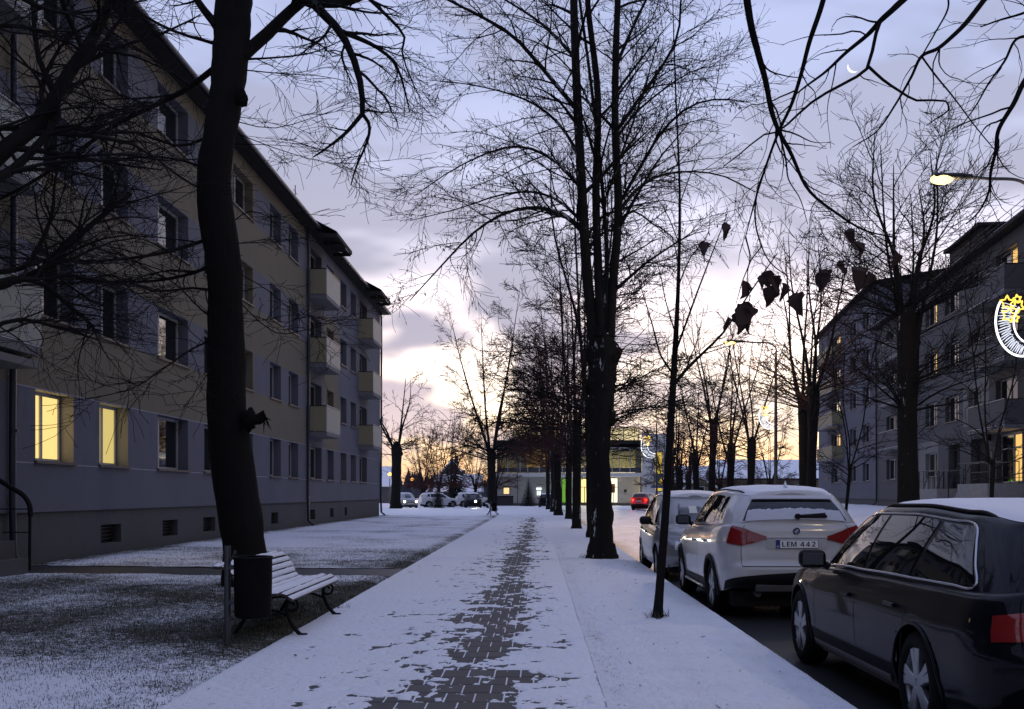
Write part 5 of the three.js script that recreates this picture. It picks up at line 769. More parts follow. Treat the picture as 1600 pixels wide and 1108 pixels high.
function smooth(g) { // weld the pieces' own vertices so that the shell shades smoothly
  const p = g.attributes.position, map = new Map(), idx = [], pos = [], uv = []; const q = g.attributes.uv;
  for (let i = 0; i < p.count; i++) { const k = Math.round(p.getX(i) * 2e3) + '_' + Math.round(p.getY(i) * 2e3) + '_' + Math.round(p.getZ(i) * 2e3); if (!map.has(k)) { map.set(k, pos.length / 3); pos.push(p.getX(i), p.getY(i), p.getZ(i)); uv.push(q.getX(i), q.getY(i)); } idx.push(map.get(k)); }
  // make every face look outwards from the car's middle line before averaging
  let cz = 0; for (let i = 2; i < pos.length; i += 3) cz = Math.max(cz, pos[i]);
  for (let i = 0; i < idx.length; i += 3) { const [a, b, c] = [idx[i], idx[i + 1], idx[i + 2]].map((j) => V(pos[3 * j], pos[3 * j + 1], pos[3 * j + 2])); const n = b.clone().sub(a).cross(c.clone().sub(a)), m = a.clone().add(b).add(c).divideScalar(3); const o = V(m.x, (m.y - .55) * 1.2, m.z < cz * .2 ? m.z - cz * .2 : m.z > cz * .8 ? m.z - cz * .8 : 0); if (n.dot(o) < 0) { const t = idx[i + 1]; idx[i + 1] = idx[i + 2]; idx[i + 2] = t; } }
  const o = new THREE.BufferGeometry(); o.setAttribute('position', new THREE.Float32BufferAttribute(pos, 3)); o.setAttribute('uv', new THREE.Float32BufferAttribute(uv, 2)); o.setIndex(idx); o.computeVertexNormals(); return o;
}
// ---- dark estate car in front
const wagon = {
  L: 4.93, w: 1.855, wheelR: .335, archGap: .045, axles: [1.12, 3.963], paint: CM.night, group: 'cars parked along the kerb',
  plan: [[0, 0], [.005, .4], [.03, .66], [.10, .80], [.28, .885], [.7, .915], [1.4, .925], [2.5, .93], [3.6, .925], [4.2, .90], [4.55, .82], [4.78, .66], [4.89, .4], [4.93, 0]],
  belt: [[0, .98], [.6, .975], [1.6, .965], [2.6, .945], [3.4, .92], [3.8, .90], [4.4, .82], [4.93, .68]], sill: [[0, .34], [.35, .28], [.9, .22], [4, .21], [4.6, .22], [4.93, .26]],
  side: [[0, .93], [.1, .96], [.3, .99], [.55, 1.0], [.70, .998], [.80, .985], [.92, .955], [1, .915]], rear: [[0, .06], [.25, 0], [.5, .0], [.62, .05], [.8, .07], [1, .11]], front: [[0, .05], [.3, 0], [.7, .03], [1, .16]],
  glassB: [[.10, 0], [.12, .5], [.2, .70], [.42, .80], [1.2, .845], [2.4, .855], [3.2, .83], [3.5, .78], [3.68, .60], [3.75, .3], [3.77, 0]], glassT: [[.55, 0], [.56, .36], [.60, .50], [.74, .56], [1.3, .61], [2.0, .625], [2.6, .61], [2.82, .58], [2.92, .44], [2.96, .22], [2.97, 0]],
  roof: [[.5, 1.375], [1.0, 1.425], [1.8, 1.46], [2.5, 1.455], [3.0, 1.405]], crown: .035, hoodCrown: .055, tSide: [.14, .86],
  windows: [[2.34, 3.30, 2.86, 2.30, .07, .90], [1.42, 2.27, 2.24, 1.36, .07, .90], [.50, 1.35, 1.29, .86, .07, .88]], rearGlass: [.085, .075, .10, .88], windscreen: [.10, .12, .06, .92],
  seams: [[3.42, .1, .93, -.02], [2.30, .08, .93, .02], [1.36, .35, .93, -.1]], handles: [[2.52, .76], [1.55, .77]], mirrors: [[1.02, 1.0, 3.12]], snow: .013, snowOn: [.05, .93, .90], rails: [.75, 2.75], spokes: 2, handleMat: CM.night, mirrorMat: CM.plastic,
};
{
  const A = car('estate_car', 'dark blue estate car with snow on its roof, nearest at the kerb', wagon, [3.30, ROAD_Y, -5.33], Math.PI);
  const { C, green, low, patch, tz, both } = A;
  // bright trim round the side windows
  for (const side of [1, -1]) { const pts = []; for (let k = 0; k <= 12; k++) { const z = lerp(.50, 3.32, k / 12); pts.push(green(tz(green, z, .05), .05, side)); } for (const [z, v] of [[3.2, .3], [3.02, .62], [2.86, .88]]) pts.push(green(tz(green, z, v), v, side)); for (let k = 0; k <= 10; k++) { const z = lerp(2.75, .98, k / 10); pts.push(green(tz(green, z, .935), .935, side)); } for (const [z, v] of [[.86, .88], [.74, .66], [.60, .36], [.49, .12]]) pts.push(green(tz(green, z, v), v, side)); mesh('window_trim', tube(pts.map((p) => [p[0] + side * .004, p[1], p[2]]), .009, 160, 5, true), CM.chrome, C); }
  mesh('tail_light', both((sd) => patch(low, [.145, .64], [.26, .63], [.262, .84], [.14, .89], .006, 14, 8, sd)), CM.tail, C);
  mesh('tail_light', both((sd) => patch(low, [.085, .66], [.143, .64], [.138, .89], [.09, .89], .006, 8, 8, sd)), CM.tail, C);
  mesh('headlight', both((sd) => patch(low, [.82, .66], [.885, .62], [.885, .86], [.83, .88], .004, 10, 6, sd)), CM.lamp, C);
  mesh('side_reflector', both((sd) => patch(low, [.80, .52], [.812, .52], [.812, .58], [.80, .58], .004, 2, 2, sd)), CM.chrome, C);
  mesh('sill_strip', both((sd) => patch(low, [tz(low, 1.6, .08), .05], [tz(low, 3.5, .08), .05], [tz(low, 3.5, .12), .12], [tz(low, 1.6, .12), .12], .006, 30, 2, sd)), std({ color: lin(.06, .06, .065), roughness: .5 }), C);
  mesh('rear_bumper_strip', both((sd) => patch(low, [0, .38], [.26, .38], [.26, .42], [0, .42], .008, 30, 2, sd)), CM.plastic, C);
  mesh('fuel_flap', patch(low, [tz(low, .72, .78), .70], [tz(low, .92, .78), .70], [tz(low, .92, .88), .86], [tz(low, .72, .88), .86], .002, 4, 4, -1), CM.night, C);
}
// ---- white compact off-roader with the number plate
const suv = {
  L: 4.44, w: 1.82, wheelR: .345, archGap: .05, axles: [.88, 3.55], paint: CM.white, group: 'cars parked along the kerb',
  plan: [[0, 0], [.01, .4], [.04, .66], [.12, .80], [.30, .875], [.7, .905], [1.4, .91], [2.5, .91], [3.4, .905], [3.9, .87], [4.18, .76], [4.35, .56], [4.42, .3], [4.44, 0]],
  belt: [[0, 1.17], [.6, 1.16], [1.6, 1.12], [2.6, 1.085], [3.2, 1.06], [3.8, .98], [4.44, .84]], sill: [[0, .40], [.4, .34], [.9, .29], [3.6, .28], [4.1, .30], [4.44, .36]],
  side: [[0, .95], [.12, .97], [.3, .99], [.55, 1.0], [.72, .995], [.82, .98], [.92, .955], [1, .91]], rear: [[0, .05], [.15, -.02], [.32, -.02], [.42, .03], [.7, .05], [.9, .07], [1, .10]], front: [[0, .05], [.3, 0], [.7, .02], [1, .14]],
  glassB: [[.09, 0], [.11, .5], [.17, .69], [.34, .79], [1.0, .825], [2.2, .835], [2.9, .81], [3.15, .76], [3.32, .58], [3.38, .3], [3.4, 0]], glassT: [[.34, 0], [.35, .38], [.39, .52], [.52, .585], [1.0, .63], [1.7, .645], [2.25, .63], [2.45, .60], [2.58, .44], [2.62, .22], [2.63, 0]],
  roof: [[.3, 1.525], [.8, 1.575], [1.5, 1.595], [2.1, 1.585], [2.65, 1.53]], crown: .03, hoodCrown: .06, tSide: [.15, .85],
  windows: [[1.98, 2.86, 2.44, 1.94, .08, .90], [1.10, 1.90, 1.88, 1.05, .08, .90], [.62, 1.02, .98, .80, .14, .88]], rearGlass: [.165, .15, .06, .90], windscreen: [.10, .12, .06, .92],
  seams: [[3.0, .2, .92, -.02], [1.95, .15, .92, .02], [1.06, .42, .92, -.05]], handles: [[2.2, .74], [1.3, .75]], mirrors: [[.99, 1.16, 2.68]], snow: .03, snowOn: [.05, .94, .94], rails: [.42, 2.45], spokes: 2, lip: CM.plastic, lipR: .032, railMat: CM.plastic, handleMat: std({ color: lin(.34, .34, .33), roughness: .6 }),
};
function plateTexture(text) { const c = document.createElement('canvas'); c.width = 512; c.height = 112; const g = c.getContext('2d'); g.fillStyle = '#e9e9e6'; g.fillRect(0, 0, 512, 112); g.fillStyle = '#1b2c78'; g.fillRect(0, 0, 50, 112); g.fillStyle = '#e8e8e8'; g.font = 'bold 30px sans-serif'; g.textAlign = 'center'; g.fillText('LT', 25, 98); g.strokeStyle = '#222'; g.lineWidth = 5; g.strokeRect(3, 3, 506, 106); g.fillStyle = '#141414'; g.font = 'bold 92px sans-serif'; g.textAlign = 'center'; const w = [90, 148, 214, 318, 386, 454]; [...text].forEach((ch, i) => g.fillText(ch, w[i], 90)); const t = new THREE.CanvasTexture(c); t.colorSpace = THREE.SRGBColorSpace; return t; }
{
  const A = car('off_road_car', 'white compact off-roader with number plate and red tail lights, parked at the kerb', suv, [3.12, ROAD_Y, -12.2], Math.PI);
  const { C, green, low, patch, tz, both, s } = A;
  // tailgate: snow on the lower glass, wiper, badge, plate
  mesh('window_snow', both((sd) => patch(green, [0, .03], [.15, .03], [.147, .48], [0, .55], (u, v, p) => .012 + .003 * fbm(p[0] * 14, p[1] * 18, 3, 3) - .010 * sstep(.86, 1.0, v + .22 * fbm(p[0] * 16, p[1] * 16, 5, 3)), 40, 24, sd)), CM.snowGlass, C);
  mesh('roof_spoiler', both((sd) => patch(green, [0, .86], [.165, .86], [.158, 1.0], [0, 1.0], .035, 20, 3, sd)), CM.white, C);
  mesh('rear_wiper', mg([bar([-.02, 1.265, .10], [-.36, 1.29, .11], .018, 6), rb(.36, .035, .03, .012, -.20, 1.262, .095), cyl(.035, .03, .06, 12).rotateX(Math.PI / 2).translate(-.02, 1.262, .10)]), CM.plastic, C);
  const zAt = (y, x) => { let lo = 0, hi = 1; for (let m = 0; m < 20; m++) { const q = (lo + hi) / 2; if (low(.02, q)[1] < y) lo = q; else hi = q; } let a = 0, b = .3; for (let m = 0; m < 20; m++) { const t = (a + b) / 2; if (low(t, lo)[0] < x) a = t; else b = t; } return low(a, lo)[2]; };
  const badge = mesh('badge', cyl(.041, .041, .014, 28).rotateX(Math.PI / 2), CM.seam, C); badge.position.set(0, 1.085, zAt(1.085, 0) - .006);
  { const q = []; for (let k = 0; k < 4; k++) { const g = new THREE.CircleGeometry(.024, 8, k * Math.PI / 2, Math.PI / 2); q.push([g, k]); } mesh('badge_field', mg(q.filter((x) => x[1] % 2 === 1).map((x) => x[0].rotateY(Math.PI).translate(0, 0, -.0085))), std({ color: lin(.05, .14, .35), roughness: .3 }), badge); mesh('badge_field', mg(q.filter((x) => x[1] % 2 === 0).map((x) => x[0].rotateY(Math.PI).translate(0, 0, -.0085))), std({ color: lin(.6, .6, .6), roughness: .3 }), badge); mesh('badge_ring', new THREE.TorusGeometry(.040, .004, 8, 30).translate(0, 0, -.007), CM.chrome, badge); }
  mesh('plate_recess', bb(-.36, .36, .87, .995, zAt(.93, .3) - .012, zAt(.93, .3) + .05), CM.white, C);
  const pl = mesh('number_plate', rb(.52, .11, .014, .006, 0, 0, 0), std({ color: lin(.6, .6, .58), roughness: .5 }), C); pl.position.set(0, .93, zAt(.93, .3) - .022);
  { const f = mesh('plate_text', new THREE.PlaneGeometry(.512, .102).rotateY(Math.PI), std({ color: 0xffffff, map: plateTexture('LEM442'), roughness: .5 }), pl); f.position.z = -.0085; }
  mesh('chrome_lip', rb(.74, .022, .025, .006, 0, 1.008, zAt(1.0, .3) - .012), s.paint, C);
  // tail lights: broad blade across the corner
  for (const sd of [1, -1]) { mesh('tail_light', patch(low, [.066, .76], [.150, .66], [.150, .93], [.066, .80], .014, 14, 8, sd), CM.tail, C); mesh('tail_light', patch(low, [.151, .66], [.245, .70], [.235, .97], [.151, .93], .014, 14, 8, sd), CM.tail, C); }
  mesh('tailgate_seam', both((sd) => patch(low, [.155, .34], [.1575, .34], [.1575, .985], [.155, .985], .003, 1, 20, sd)), CM.seam, C); mesh('tailgate_seam', both((sd) => patch(low, [0, .335], [.157, .335], [.157, .345], [0, .345], .003, 30, 1, sd)), CM.seam, C);
  mesh('rear_bumper', both((sd) => patch(low, [0, 0], [.30, 0], [.27, .14], [0, .25], .014, 30, 6, sd)), CM.plastic, C);
  mesh('sill_cladding', both((sd) => patch(low, [tz(low, 1.3, .1), 0], [tz(low, 3.1, .1), 0], [tz(low, 3.1, .14), .15], [tz(low, 1.3, .14), .15], .012, 40, 3, sd)), CM.plastic, C);
  mesh('skid_plate', mg([rb(1.0, .10, .06, .02, 0, .40, .045), bar([-.46, .33, .08], [-.46, .33, .3], .045, 14), bar([.46, .33, .08], [.46, .33, .3], .045, 14)]), M.zinc, C);
  mesh('aerial_fin', new THREE.ConeGeometry(.05, .09, 8).scale(.5, 1, 1.6).translate(0, 1.66, .62), M.snowPlain, C);
  for (const sd of [1, -1]) mesh('sill_bar', bar([sd * .90, .30, 1.4], [sd * .90, .30, 3.0], .02, 8), CM.rim, C);
}
// ---- silver hatchback, parked nose towards us
const hatch = {
  L: 4.1, w: 1.78, wheelR: .31, archGap: .045, axles: [.72, 3.28], paint: CM.silver, group: 'cars parked along the kerb',
  plan: [[0, 0], [.01, .4], [.05, .64], [.14, .77], [.34, .85], [.8, .88], [1.6, .89], [2.6, .89], [3.3, .875], [3.7, .82], [3.93, .68], [4.05, .45], [4.1, 0]],
  belt: [[0, 1.03], [.8, 1.02], [1.8, .99], [2.6, .96], [3.0, .95], [3.5, .88], [4.1, .74]], sill: [[0, .34], [.5, .27], [3.4, .24], [3.8, .25], [4.1, .30]],
  side: [[0, .94], [.15, .97], [.4, 1], [.7, .995], [.85, .97], [1, .90]], rear: [[0, .05], [.2, 0], [.5, .02], [1, .10]], front: [[0, .05], [.3, 0], [.7, .03], [1, .16]],
  glassB: [[.09, 0], [.11, .48], [.18, .66], [.34, .76], [1.0, .80], [2.0, .81], [2.75, .79], [3.02, .73], [3.16, .54], [3.21, .28], [3.22, 0]], glassT: [[.36, 0], [.37, .36], [.41, .50], [.54, .56], [.9, .60], [1.4, .615], [1.85, .60], [2.05, .57], [2.18, .42], [2.22, .22], [2.23, 0]],
  roof: [[.3, 1.47], [.9, 1.53], [1.5, 1.545], [2.25, 1.49]], crown: .03, hoodCrown: .06, tSide: [.15, .85],
  windows: [[1.66, 2.72, 2.06, 1.62, .08, .9], [.78, 1.58, 1.55, .85, .08, .9]], rearGlass: [.15, .14, .08, .88], windscreen: [.155, .15, .05, .93],
  seams: [[2.85, .15, .92, -.02], [1.64, .12, .92, 0], [.9, .42, .92, -.05]], handles: [[1.9, .76], [1.0, .78]], mirrors: [[.97, 1.04, 2.55]], snow: .028, snowOn: [.05, .94, .93], spokes: 1, hoodSnow: .012, hoodSnowOn: [.86, .985], mirrorMat: CM.plastic, handleMat: CM.plastic,
};
{
  const A = car('hatchback_car', 'silver hatchback facing the camera in front of the white off-roader', hatch, [2.98, ROAD_Y, -21.5], 0);
  const { C, green, low, patch, tz, both } = A;
  mesh('headlight', both((sd) => patch(low, [.86, .60], [.945, .58], [.945, .80], [.86, .92], .006, 10, 6, sd)), CM.lamp, C); mesh('grille', both((sd) => patch(low, [.955, .50], [1, .50], [1, .70], [.955, .70], .006, 8, 4, sd)), CM.plastic, C);
  mesh('tail_light', both((sd) => patch(low, [.14, .60], [.2, .60], [.2, .95], [.14, .95], .006, 8, 6, sd)), CM.tail, C);
  mesh('paper_sheet', patch(green, [.93, .42], [.985, .42], [.985, .86], [.93, .86], .009, 6, 4, -1), std({ color: lin(.55, .57, .55), roughness: .8 }), C);
}
// ---- red car driving off
{
  const redS = { ...suv, paint: CM.red, group: undefined, n: 60, snow: 0, snowOn: undefined, rails: undefined };
  const A = car('red_car', 'red car with brake lights on turning off at the end of the street', { ...redS, lip: CM.plastic }, [9.15, ROAD_Y, -92], Math.PI - .40, .6);
  const lit = glow(1, .06, .03, .9);
  for (const sd of [1, -1]) { mesh('tail_light', A.patch(A.low, [.10, .70], [.22, .64], [.22, .84], [.11, .80], .012, 6, 4, sd), lit, A.C); const p = A.low(.15, .72, sd), l = new THREE.PointLight(new THREE.Color(1, .08, .05), .9); l.position.set(p[0], p[1], p[2] - .12); l.name = 'brake_light'; A.C.add(l); }
  mesh('rear_bumper', A.both((sd) => A.patch(A.low, [0, 0], [.28, 0], [.27, .14], [0, .25], .014, 10, 3, sd)), CM.plastic, A.C); mesh('number_plate', rb(.52, .11, .014, .006, 0, .84, -.0), M.pvc, A.C);
}
// ---- cars on the parking place at the left, far off
{
  const G = 'cars on the far parking place', base = { ...suv, n: 56, group: G, snow: .04, rails: undefined };
  const beam = (C, x, y, z, k, d) => { const b = mesh('headlight', new THREE.SphereGeometry(.13, 14, 10).scale(1, 1, .5).translate(x, y, z), glow(1, .93, .72, 3.5), C); const l = new THREE.SpotLight(new THREE.Color(1, .88, .66), k, 0, .6, .8); l.position.set(x, y, z + .12); l.target.position.set(x, y - .6, z + 10); l.name = 'headlight_beam'; C.add(l, l.target); };
  const a = car('parked_car', 'white car seen from the side beside the small fir', { ...base }, [-13.0, -.15, -112], Math.PI / 2 + .35, .55);
  const b = car('parked_car', 'white car with glaring headlights beside the lopped tree', { ...base, paint: CM.silver }, [-14.6, -.15, -109], .35, .55); beam(b.C, .62, .72, 4.36, 60); beam(b.C, -.62, .72, 4.36, 60);
  const c = car('parked_car', 'snowy car partly hidden right of the white car', { ...base, snow: .07 }, [-9.4, -.15, -116], Math.PI / 2 + .2, .55);
  const d = car('dark_car', 'dark car with one bright headlight left of the two-stemmed linden', { ...base, paint: CM.night }, [-7.2, -.15, -112], .1, .55); beam(d.C, .2, .72, 4.42, 60); 
  const e = car('parked_car', 'dark car half hidden behind the row of lindens', { ...hatch, paint: CM.night, group: undefined, n: 56, hoodSnow: undefined }, [1.0, -.15, -112], Math.PI, .55);
}
// ================================================================ bench, bin, lamps, signs
const slatM = [0, 1].map((k) => std({ color: 0xffffff, roughness: .7, map: tex(256, 64, (u, v) => { const n = (.05 - .012 * k) * (.6 + .8 * NZ.mid(u * .5, v * 2 + k * .4)); return [toS(n * 1.15), toS(n * .9), toS(n * .72)]; }, true, 1, 1) }));
function bench(at, turn, label) {
  // local: x across (seat front at +x), z along; origin on the ground under the middle
  const B = thing('park_bench', label, 'bench', at, turn, 'benches beside the path'), Lb = 2.3, curve = [];
  // line of the slats: from the seat front back and up the backrest, rolling over at the top
  const prof = [[.30, .395], [.24, .43], [.15, .435], [.06, .42], [-.03, .405], [-.115, .415], [-.18, .455], [-.215, .52], [-.245, .585], [-.28, .645], [-.34, .69], [-.42, .70]];
  for (let k = 0; k < prof.length; k++) {
    const [x, y] = prof[k], a = prof[Math.max(0, k - 1)], b = prof[Math.min(prof.length - 1, k + 1)], an = Math.atan2(b[1] - a[1], b[0] - a[0]);
    const s = mesh('slat', rb(.060, .03, Lb, .008), slatM[k % 2], B); s.position.set(x, y, 0); s.rotation.z = an;
    const flat = Math.abs(Math.cos(an)), th = .008 + .014 * flat;
    const g = sheet(7, 60, (u, v) => { const xx = lerp(-.031, .031, u), e = Math.min(1, Math.min(u, 1 - u) * 5) * Math.min(1, Math.min(v, 1 - v) * 40); const up = .014 + th * e * (1 + .7 * fbm(k + xx * 10, v * 9, 2, 3)); return [xx * .93, Math.cos(an) < 0 ? -up : up, lerp(-Lb / 2, Lb / 2, v)]; });
    const c = mesh('slat_snow', g, M.snowPlain, s);
  }
  for (const z of [-.86, .86]) {
    const f = mesh('side_frame', mg([tube([[.30, .36, z], [.15, .40, z], [-.03, .375, z], [-.14, .40, z], [-.21, .48, z], [-.26, .56, z], [-.31, .63, z], [-.38, .675, z], [-.44, .66, z]], .022, 40, 8), tube([[.24, .39, z], [.20, .28, z], [.23, .16, z], [.29, .06, z], [.35, .0, z]], .021, 24, 8), tube([[-.12, .40, z], [-.16, .28, z], [-.24, .14, z], [-.33, .0, z]], .021, 24, 8), tube([[.22, .20, z], [.08, .25, z], [-.06, .25, z], [-.18, .2, z]], .014, 20, 6), rb(.09, .03, .05, .01, .36, .012, z), rb(.09, .03, .05, .01, -.34, .012, z)]), M.iron, B);
    // scrolls of the armrest
    const sc = (cx, cy, R, s) => { const p = []; for (let k = 0; k <= 26; k++) { const a = k / 26 * 7.2 * s + 1.2, r = R * (1 - .62 * k / 26); p.push([cx + Math.cos(a) * r, cy + Math.sin(a) * r, z]); } return tube(p, .014, 60, 6); };
    mesh('scroll', mg([sc(-.37, .59, .075, 1), sc(.25, .30, .07, -1), sc(-.12, .30, .06, 1)]), M.iron, f);
  }
  return B;
}
bench([-2.70, .0, -11.0], 0, 'snow-covered slatted bench with curled iron legs beside the path');
bench([-2.95, .03, -66.8], 0, 'small distant bench far along the left side of the path');
function bin(at, label, turn = 0) {
  const B = thing('litter_bin', label, 'litter bin', at, turn, 'litter bins by the benches');
  mesh('post', mg([cyl(.03, .03, .93, 14, 0, .465, 0), cyl(.031, .031, .006, 14, 0, .933, 0)]), M.zinc, B);
  const prof = [[.0, .0], [.15, .0], [.165, .02], [.17, .30], [.172, .53], [.176, .55], [.166, .55], [.162, .30], [.15, .03], [0, .03]].map((p) => new THREE.Vector2(...p));
  mesh('bucket', new THREE.LatheGeometry(prof, 36).translate(.235, .285, 0), phy({ color: lin(.006, .0055, .006), roughness: .8, specularIntensity: .2, bumpMap: bumpFine, bumpScale: .004 }), B);
  mesh('bracket', mg([bb(.02, .075, .40, .44, -.03, .03), bb(.02, .075, .72, .76, -.03, .03), tube([[.02, .78, 0], [.05, .84, 0], [.07, .90, 0], [.075, .86, 0]], .008, 14, 6), cyl(.036, .036, .05, 12, 0, .42, 0), cyl(.036, .036, .05, 12, 0, .74, 0)]), M.zinc, B);
  mesh('rim', new THREE.TorusGeometry(.172, .008, 8, 36).rotateX(Math.PI / 2).translate(.235, .835, 0), M.iron, B);
  return B;
}
bin([-2.85, .0, -9.35], 'dark round litter bin on a grey post in front of the bench'); bin([-2.98, .0, -64.6], 'tiny distant litter bin beside the far bench');
// ---- street lamps on the right with light ornaments
const lampGlow = glow(1.0, .74, .24, 2.4), ledWhite = glow(.92, .94, 1.0, 1.7), ledGold = glow(1.0, .60, .08, 1.5), wireM = std({ color: lin(.25, .25, .27), roughness: .5, metalness: .6 });
function ornament(parent, x, y, s, bright = 1) { // comet of light tubes: white crescent horn with gold stars in its mouth
  const O = parent, horn = [], inner = [];
  for (let k = 0; k <= 30; k++) { const t = k / 30, a = lerp(2.55, 5.15, t); horn.push([x + Math.cos(a) * .72 * s + .55 * s, y + Math.sin(a) * .95 * s + .05 * s, 0]); }
  for (let k = 0; k <= 24; k++) { const t = k / 24, a = lerp(2.35, 4.9, t); inner.push([x + .82 * s + Math.cos(a) * .50 * s, y + .02 * s + Math.sin(a) * .58 * s, 0]); }
  mesh('light_horn', mg([tube(horn, .030 * s, 70, 8), tube(inner, .022 * s, 60, 6)]), ledWhite, O);
  const zig = []; for (let k = 0; k <= 90; k++) { const t = k / 90, a = horn[Math.floor(t * 29.9)], b = inner[Math.floor(t * 23.9)], q = .5 + .42 * Math.sin(k * 2.1); zig.push([lerp(a[0], b[0], q), lerp(a[1], b[1], q), .01 * Math.sin(k)]); }
  mesh('light_string', tube(zig, .009 * s, 260, 5), glow(.8, .85, 1, .9), O);
  const star = (cx, cy, R, rot) => { const p = []; for (let k = 0; k < 10; k++) { const a = k / 10 * 6.283 + rot, r = k % 2 ? R * .5 : R; p.push(V(cx + Math.cos(a) * r, cy + Math.sin(a) * r, 0)); } const c = new THREE.CurvePath(); p.forEach((v, k) => c.add(new THREE.LineCurve3(v, p[(k + 1) % 10]))); return new THREE.TubeGeometry(c, 60, .020 * s, 6, true); };
  [[.06, .56, .20, .3], [.36, .46, .19, .9], [.10, .22, .21, .1], [.34, .66, .12, .5], [.28, .14, .12, .2]].forEach(([a, b, R, t]) => mesh('light_star', star(x + (a + .08) * s, y + b * s, R * s, t), ledGold, O));
  mesh('ornament_frame', mg([bar([x + .2 * s, y + .2 * s, -.03], [x + .95 * s, y + .2 * s, -.03], .012, 5), bar([x + .3 * s, y - .5 * s, -.03], [x + .95 * s, y - .5 * s, -.03], .012, 5), bar([x + .95 * s, y + .2 * s, -.03], [x + 1.0 * s, y + .2 * s, -.03], .02, 5)]), wireM, O);
}
function streetLamp(label, x, d, headX, h, orn, power) {
  const S = thing('street_lamp', label, 'street lamp', [x, .0, -d], 0, 'street lamps'), dx = headX - x;
  mesh('pole', mg([cyl(.09, .055, h - .25, 12, 0, (h - .25) / 2 - .1, 0), cyl(.12, .12, 1.2, 12, 0, .5, 0)]), M.zinc, S);
  mesh('arm', tube([[0, h - .5, 0], [0, h - .15, 0], [-.25, h + .05, 0], [dx * .5, h + .10, 0], [dx + .45, h + .14, 0]], .035, 40, 8), M.zinc, S);
  const hd = mesh('lamp_head', mg([rb(.62, .11, .24, .05, dx + .12, h + .14, 0, 3), rb(.22, .09, .14, .03, dx + .5, h + .14, 0, 2)]), M.darkMetal, S);
  mesh('lamp_glass', new THREE.SphereGeometry(.19, 20, 12).scale(1.25, .55, .72).translate(dx - .02, h + .085, 0), lampGlow, hd);
  const l = new THREE.PointLight(new THREE.Color(1, .74, .36), power); l.position.set(dx - .02, h + .03, 0); l.shadow.radius = 5; l.castShadow = true; l.name = 'lamp_light'; S.add(l);
  if (orn) ornament(S, orn[0], orn[1], orn[2]);
  return S;
}
streetLamp('street lamp with lit head at the right edge of the view, above the grey house', 10.25, 21.1, 8.4, 7.85, [-.62, 4.95, .76], 30);
streetLamp('lit street lamp between the bare trees behind the white car', 10.3, 44, 8.35, 7.85, [-.62, 4.75, .6], 30);
streetLamp('street lamp beyond the dark estate car, outside the right picture edge', 10.25, -1.6, 8.4, 7.85, null, 30);
{ // bare pole with ornament near the hall
  const S = thing('ornament_pole', 'thin pole with a white and gold light ornament beside the hall', 'pole', [9.0, 0, -77]); mesh('pole', cyl(.07, .05, 6.8, 10, 0, 3.3, 0), M.zinc, S); ornament(S, -1.0, 5.0, 1.0);
}
{ const S = thing('flag_pole', 'thin pole standing in the snow before the hall', 'pole', [-2.35, -.05, -118]); mesh('pole', cyl(.06, .045, 7.2, 8, 0, 3.6, 0), M.zinc, S); mesh('pole_lamp', rb(.3, .2, .3, .05, 0, 6.9, 0), M.darkMetal, S); }
// ---- far orange lamps beyond the parking place
{
  let k = 0; const where = ['behind the lopped tree trunk', 'right of the lopped tree', 'above the white car', 'right of the small fir'];
  for (const [x, y, d] of [[609, 741, 150], [644, 749, 160], [669, 758, 170], [688, 763, 180]]) {
    const p = P(x, y, d), S = thing('far_lamp', 'orange road lamp ' + where[k], 'street lamp', [p.x, -.2, p.z], 0, 'orange lamps beyond the parking place'), h = p.y + .2;
    mesh('pole', cyl(.08, .06, h - .15, 8, 0, (h - .15) / 2, 0), M.zinc, S); mesh('lamp_glass', new THREE.SphereGeometry(.30, 14, 10).scale(1, .8, 1).translate(0, h, 0), glow(1, .42, .08, 4), S);
    const l = new THREE.PointLight(new THREE.Color(1, .45, .12), 12); l.position.set(0, h + .0, .5); l.name = 'lamp_light'; S.add(l); k++;
  }
}
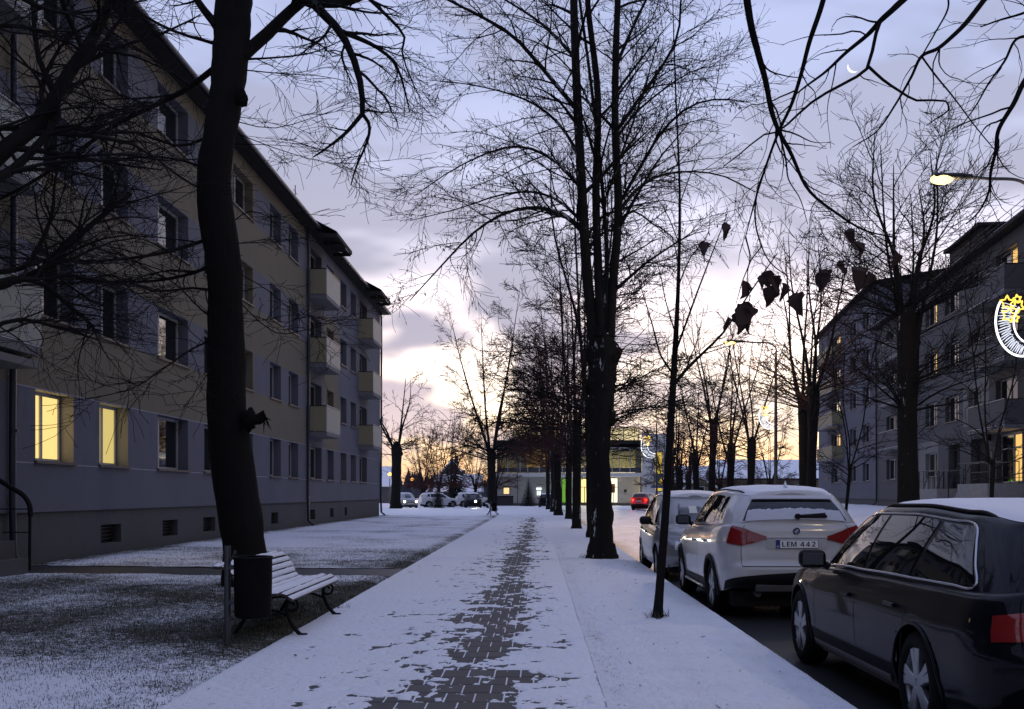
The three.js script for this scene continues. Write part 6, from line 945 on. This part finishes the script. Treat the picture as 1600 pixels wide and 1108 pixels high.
// ---- yield sign from behind, with a plate below
{
  const d = 82, p = P(1027, 748, d), S = thing('traffic_sign', 'back of a triangular give-way sign with a bar plate below', 'traffic sign', [p.x, -.1, p.z]);
  mesh('post', cyl(.035, .035, 3.2, 10, 0, 1.6, 0), M.zinc, S);
  const tri = new THREE.Shape(); tri.moveTo(-.46, .38); tri.lineTo(.46, .38); tri.lineTo(0, -.42); tri.closePath();
  mesh('sign_face', new THREE.ExtrudeGeometry(tri, { depth: .02, bevelEnabled: true, bevelSize: .03, bevelThickness: .005 }).translate(0, 2.72, .05), std({ color: lin(.13, .135, .145), roughness: .5, metalness: .4 }), S);
  mesh('plate', rb(.95, .24, .03, .01, 0, 2.06, .06), std({ color: lin(.06, .09, .2), roughness: .5 }), S);
  mesh('clamp', mg([bb(-.08, .08, 2.6, 2.64, .0, .05), bb(-.08, .08, 2.04, 2.08, .0, .045)]), M.zinc, S);
}
{ const S = thing('waste_container', 'dark waste container in the snow by the hall corner', 'container', [-3.9, -.1, -124]); mesh('body', rb(1.9, 1.0, 1.0, .06, 0, .6, 0), M.darkMetal, S); mesh('lid', rb(2.0, .12, 1.06, .05, 0, 1.16, 0), M.iron, S); for (const x of [-.8, .8]) mesh('wheel', cyl(.09, .09, .06, 12).rotateZ(Math.PI / 2).translate(x, .09, .35), M.iron, S); }
// ---- the moon, a thin crescent in the afterglow
{
  const d = 1500, p = P(1333, 105, d), R = 8.6, sh = new THREE.Shape(), n = 24;
  for (let k = 0; k <= n; k++) { const a = lerp(-Math.PI / 2, Math.PI / 2, k / n); const q = [Math.cos(a) * R, Math.sin(a) * R]; k ? sh.lineTo(...q) : sh.moveTo(...q); } for (let k = n; k >= 0; k--) { const a = lerp(-Math.PI / 2, Math.PI / 2, k / n); sh.lineTo(Math.cos(a) * R * .62, Math.sin(a) * R); }
  const m = mesh('moon', new THREE.ExtrudeGeometry(sh, { depth: 1, bevelEnabled: false }), glow(1, .97, .9, 1.0)); m.position.copy(p); m.rotation.z = -2.25; tag(m, 'thin crescent moon between the overhead branches', 'moon');
}
renderer.render(scene, camera);
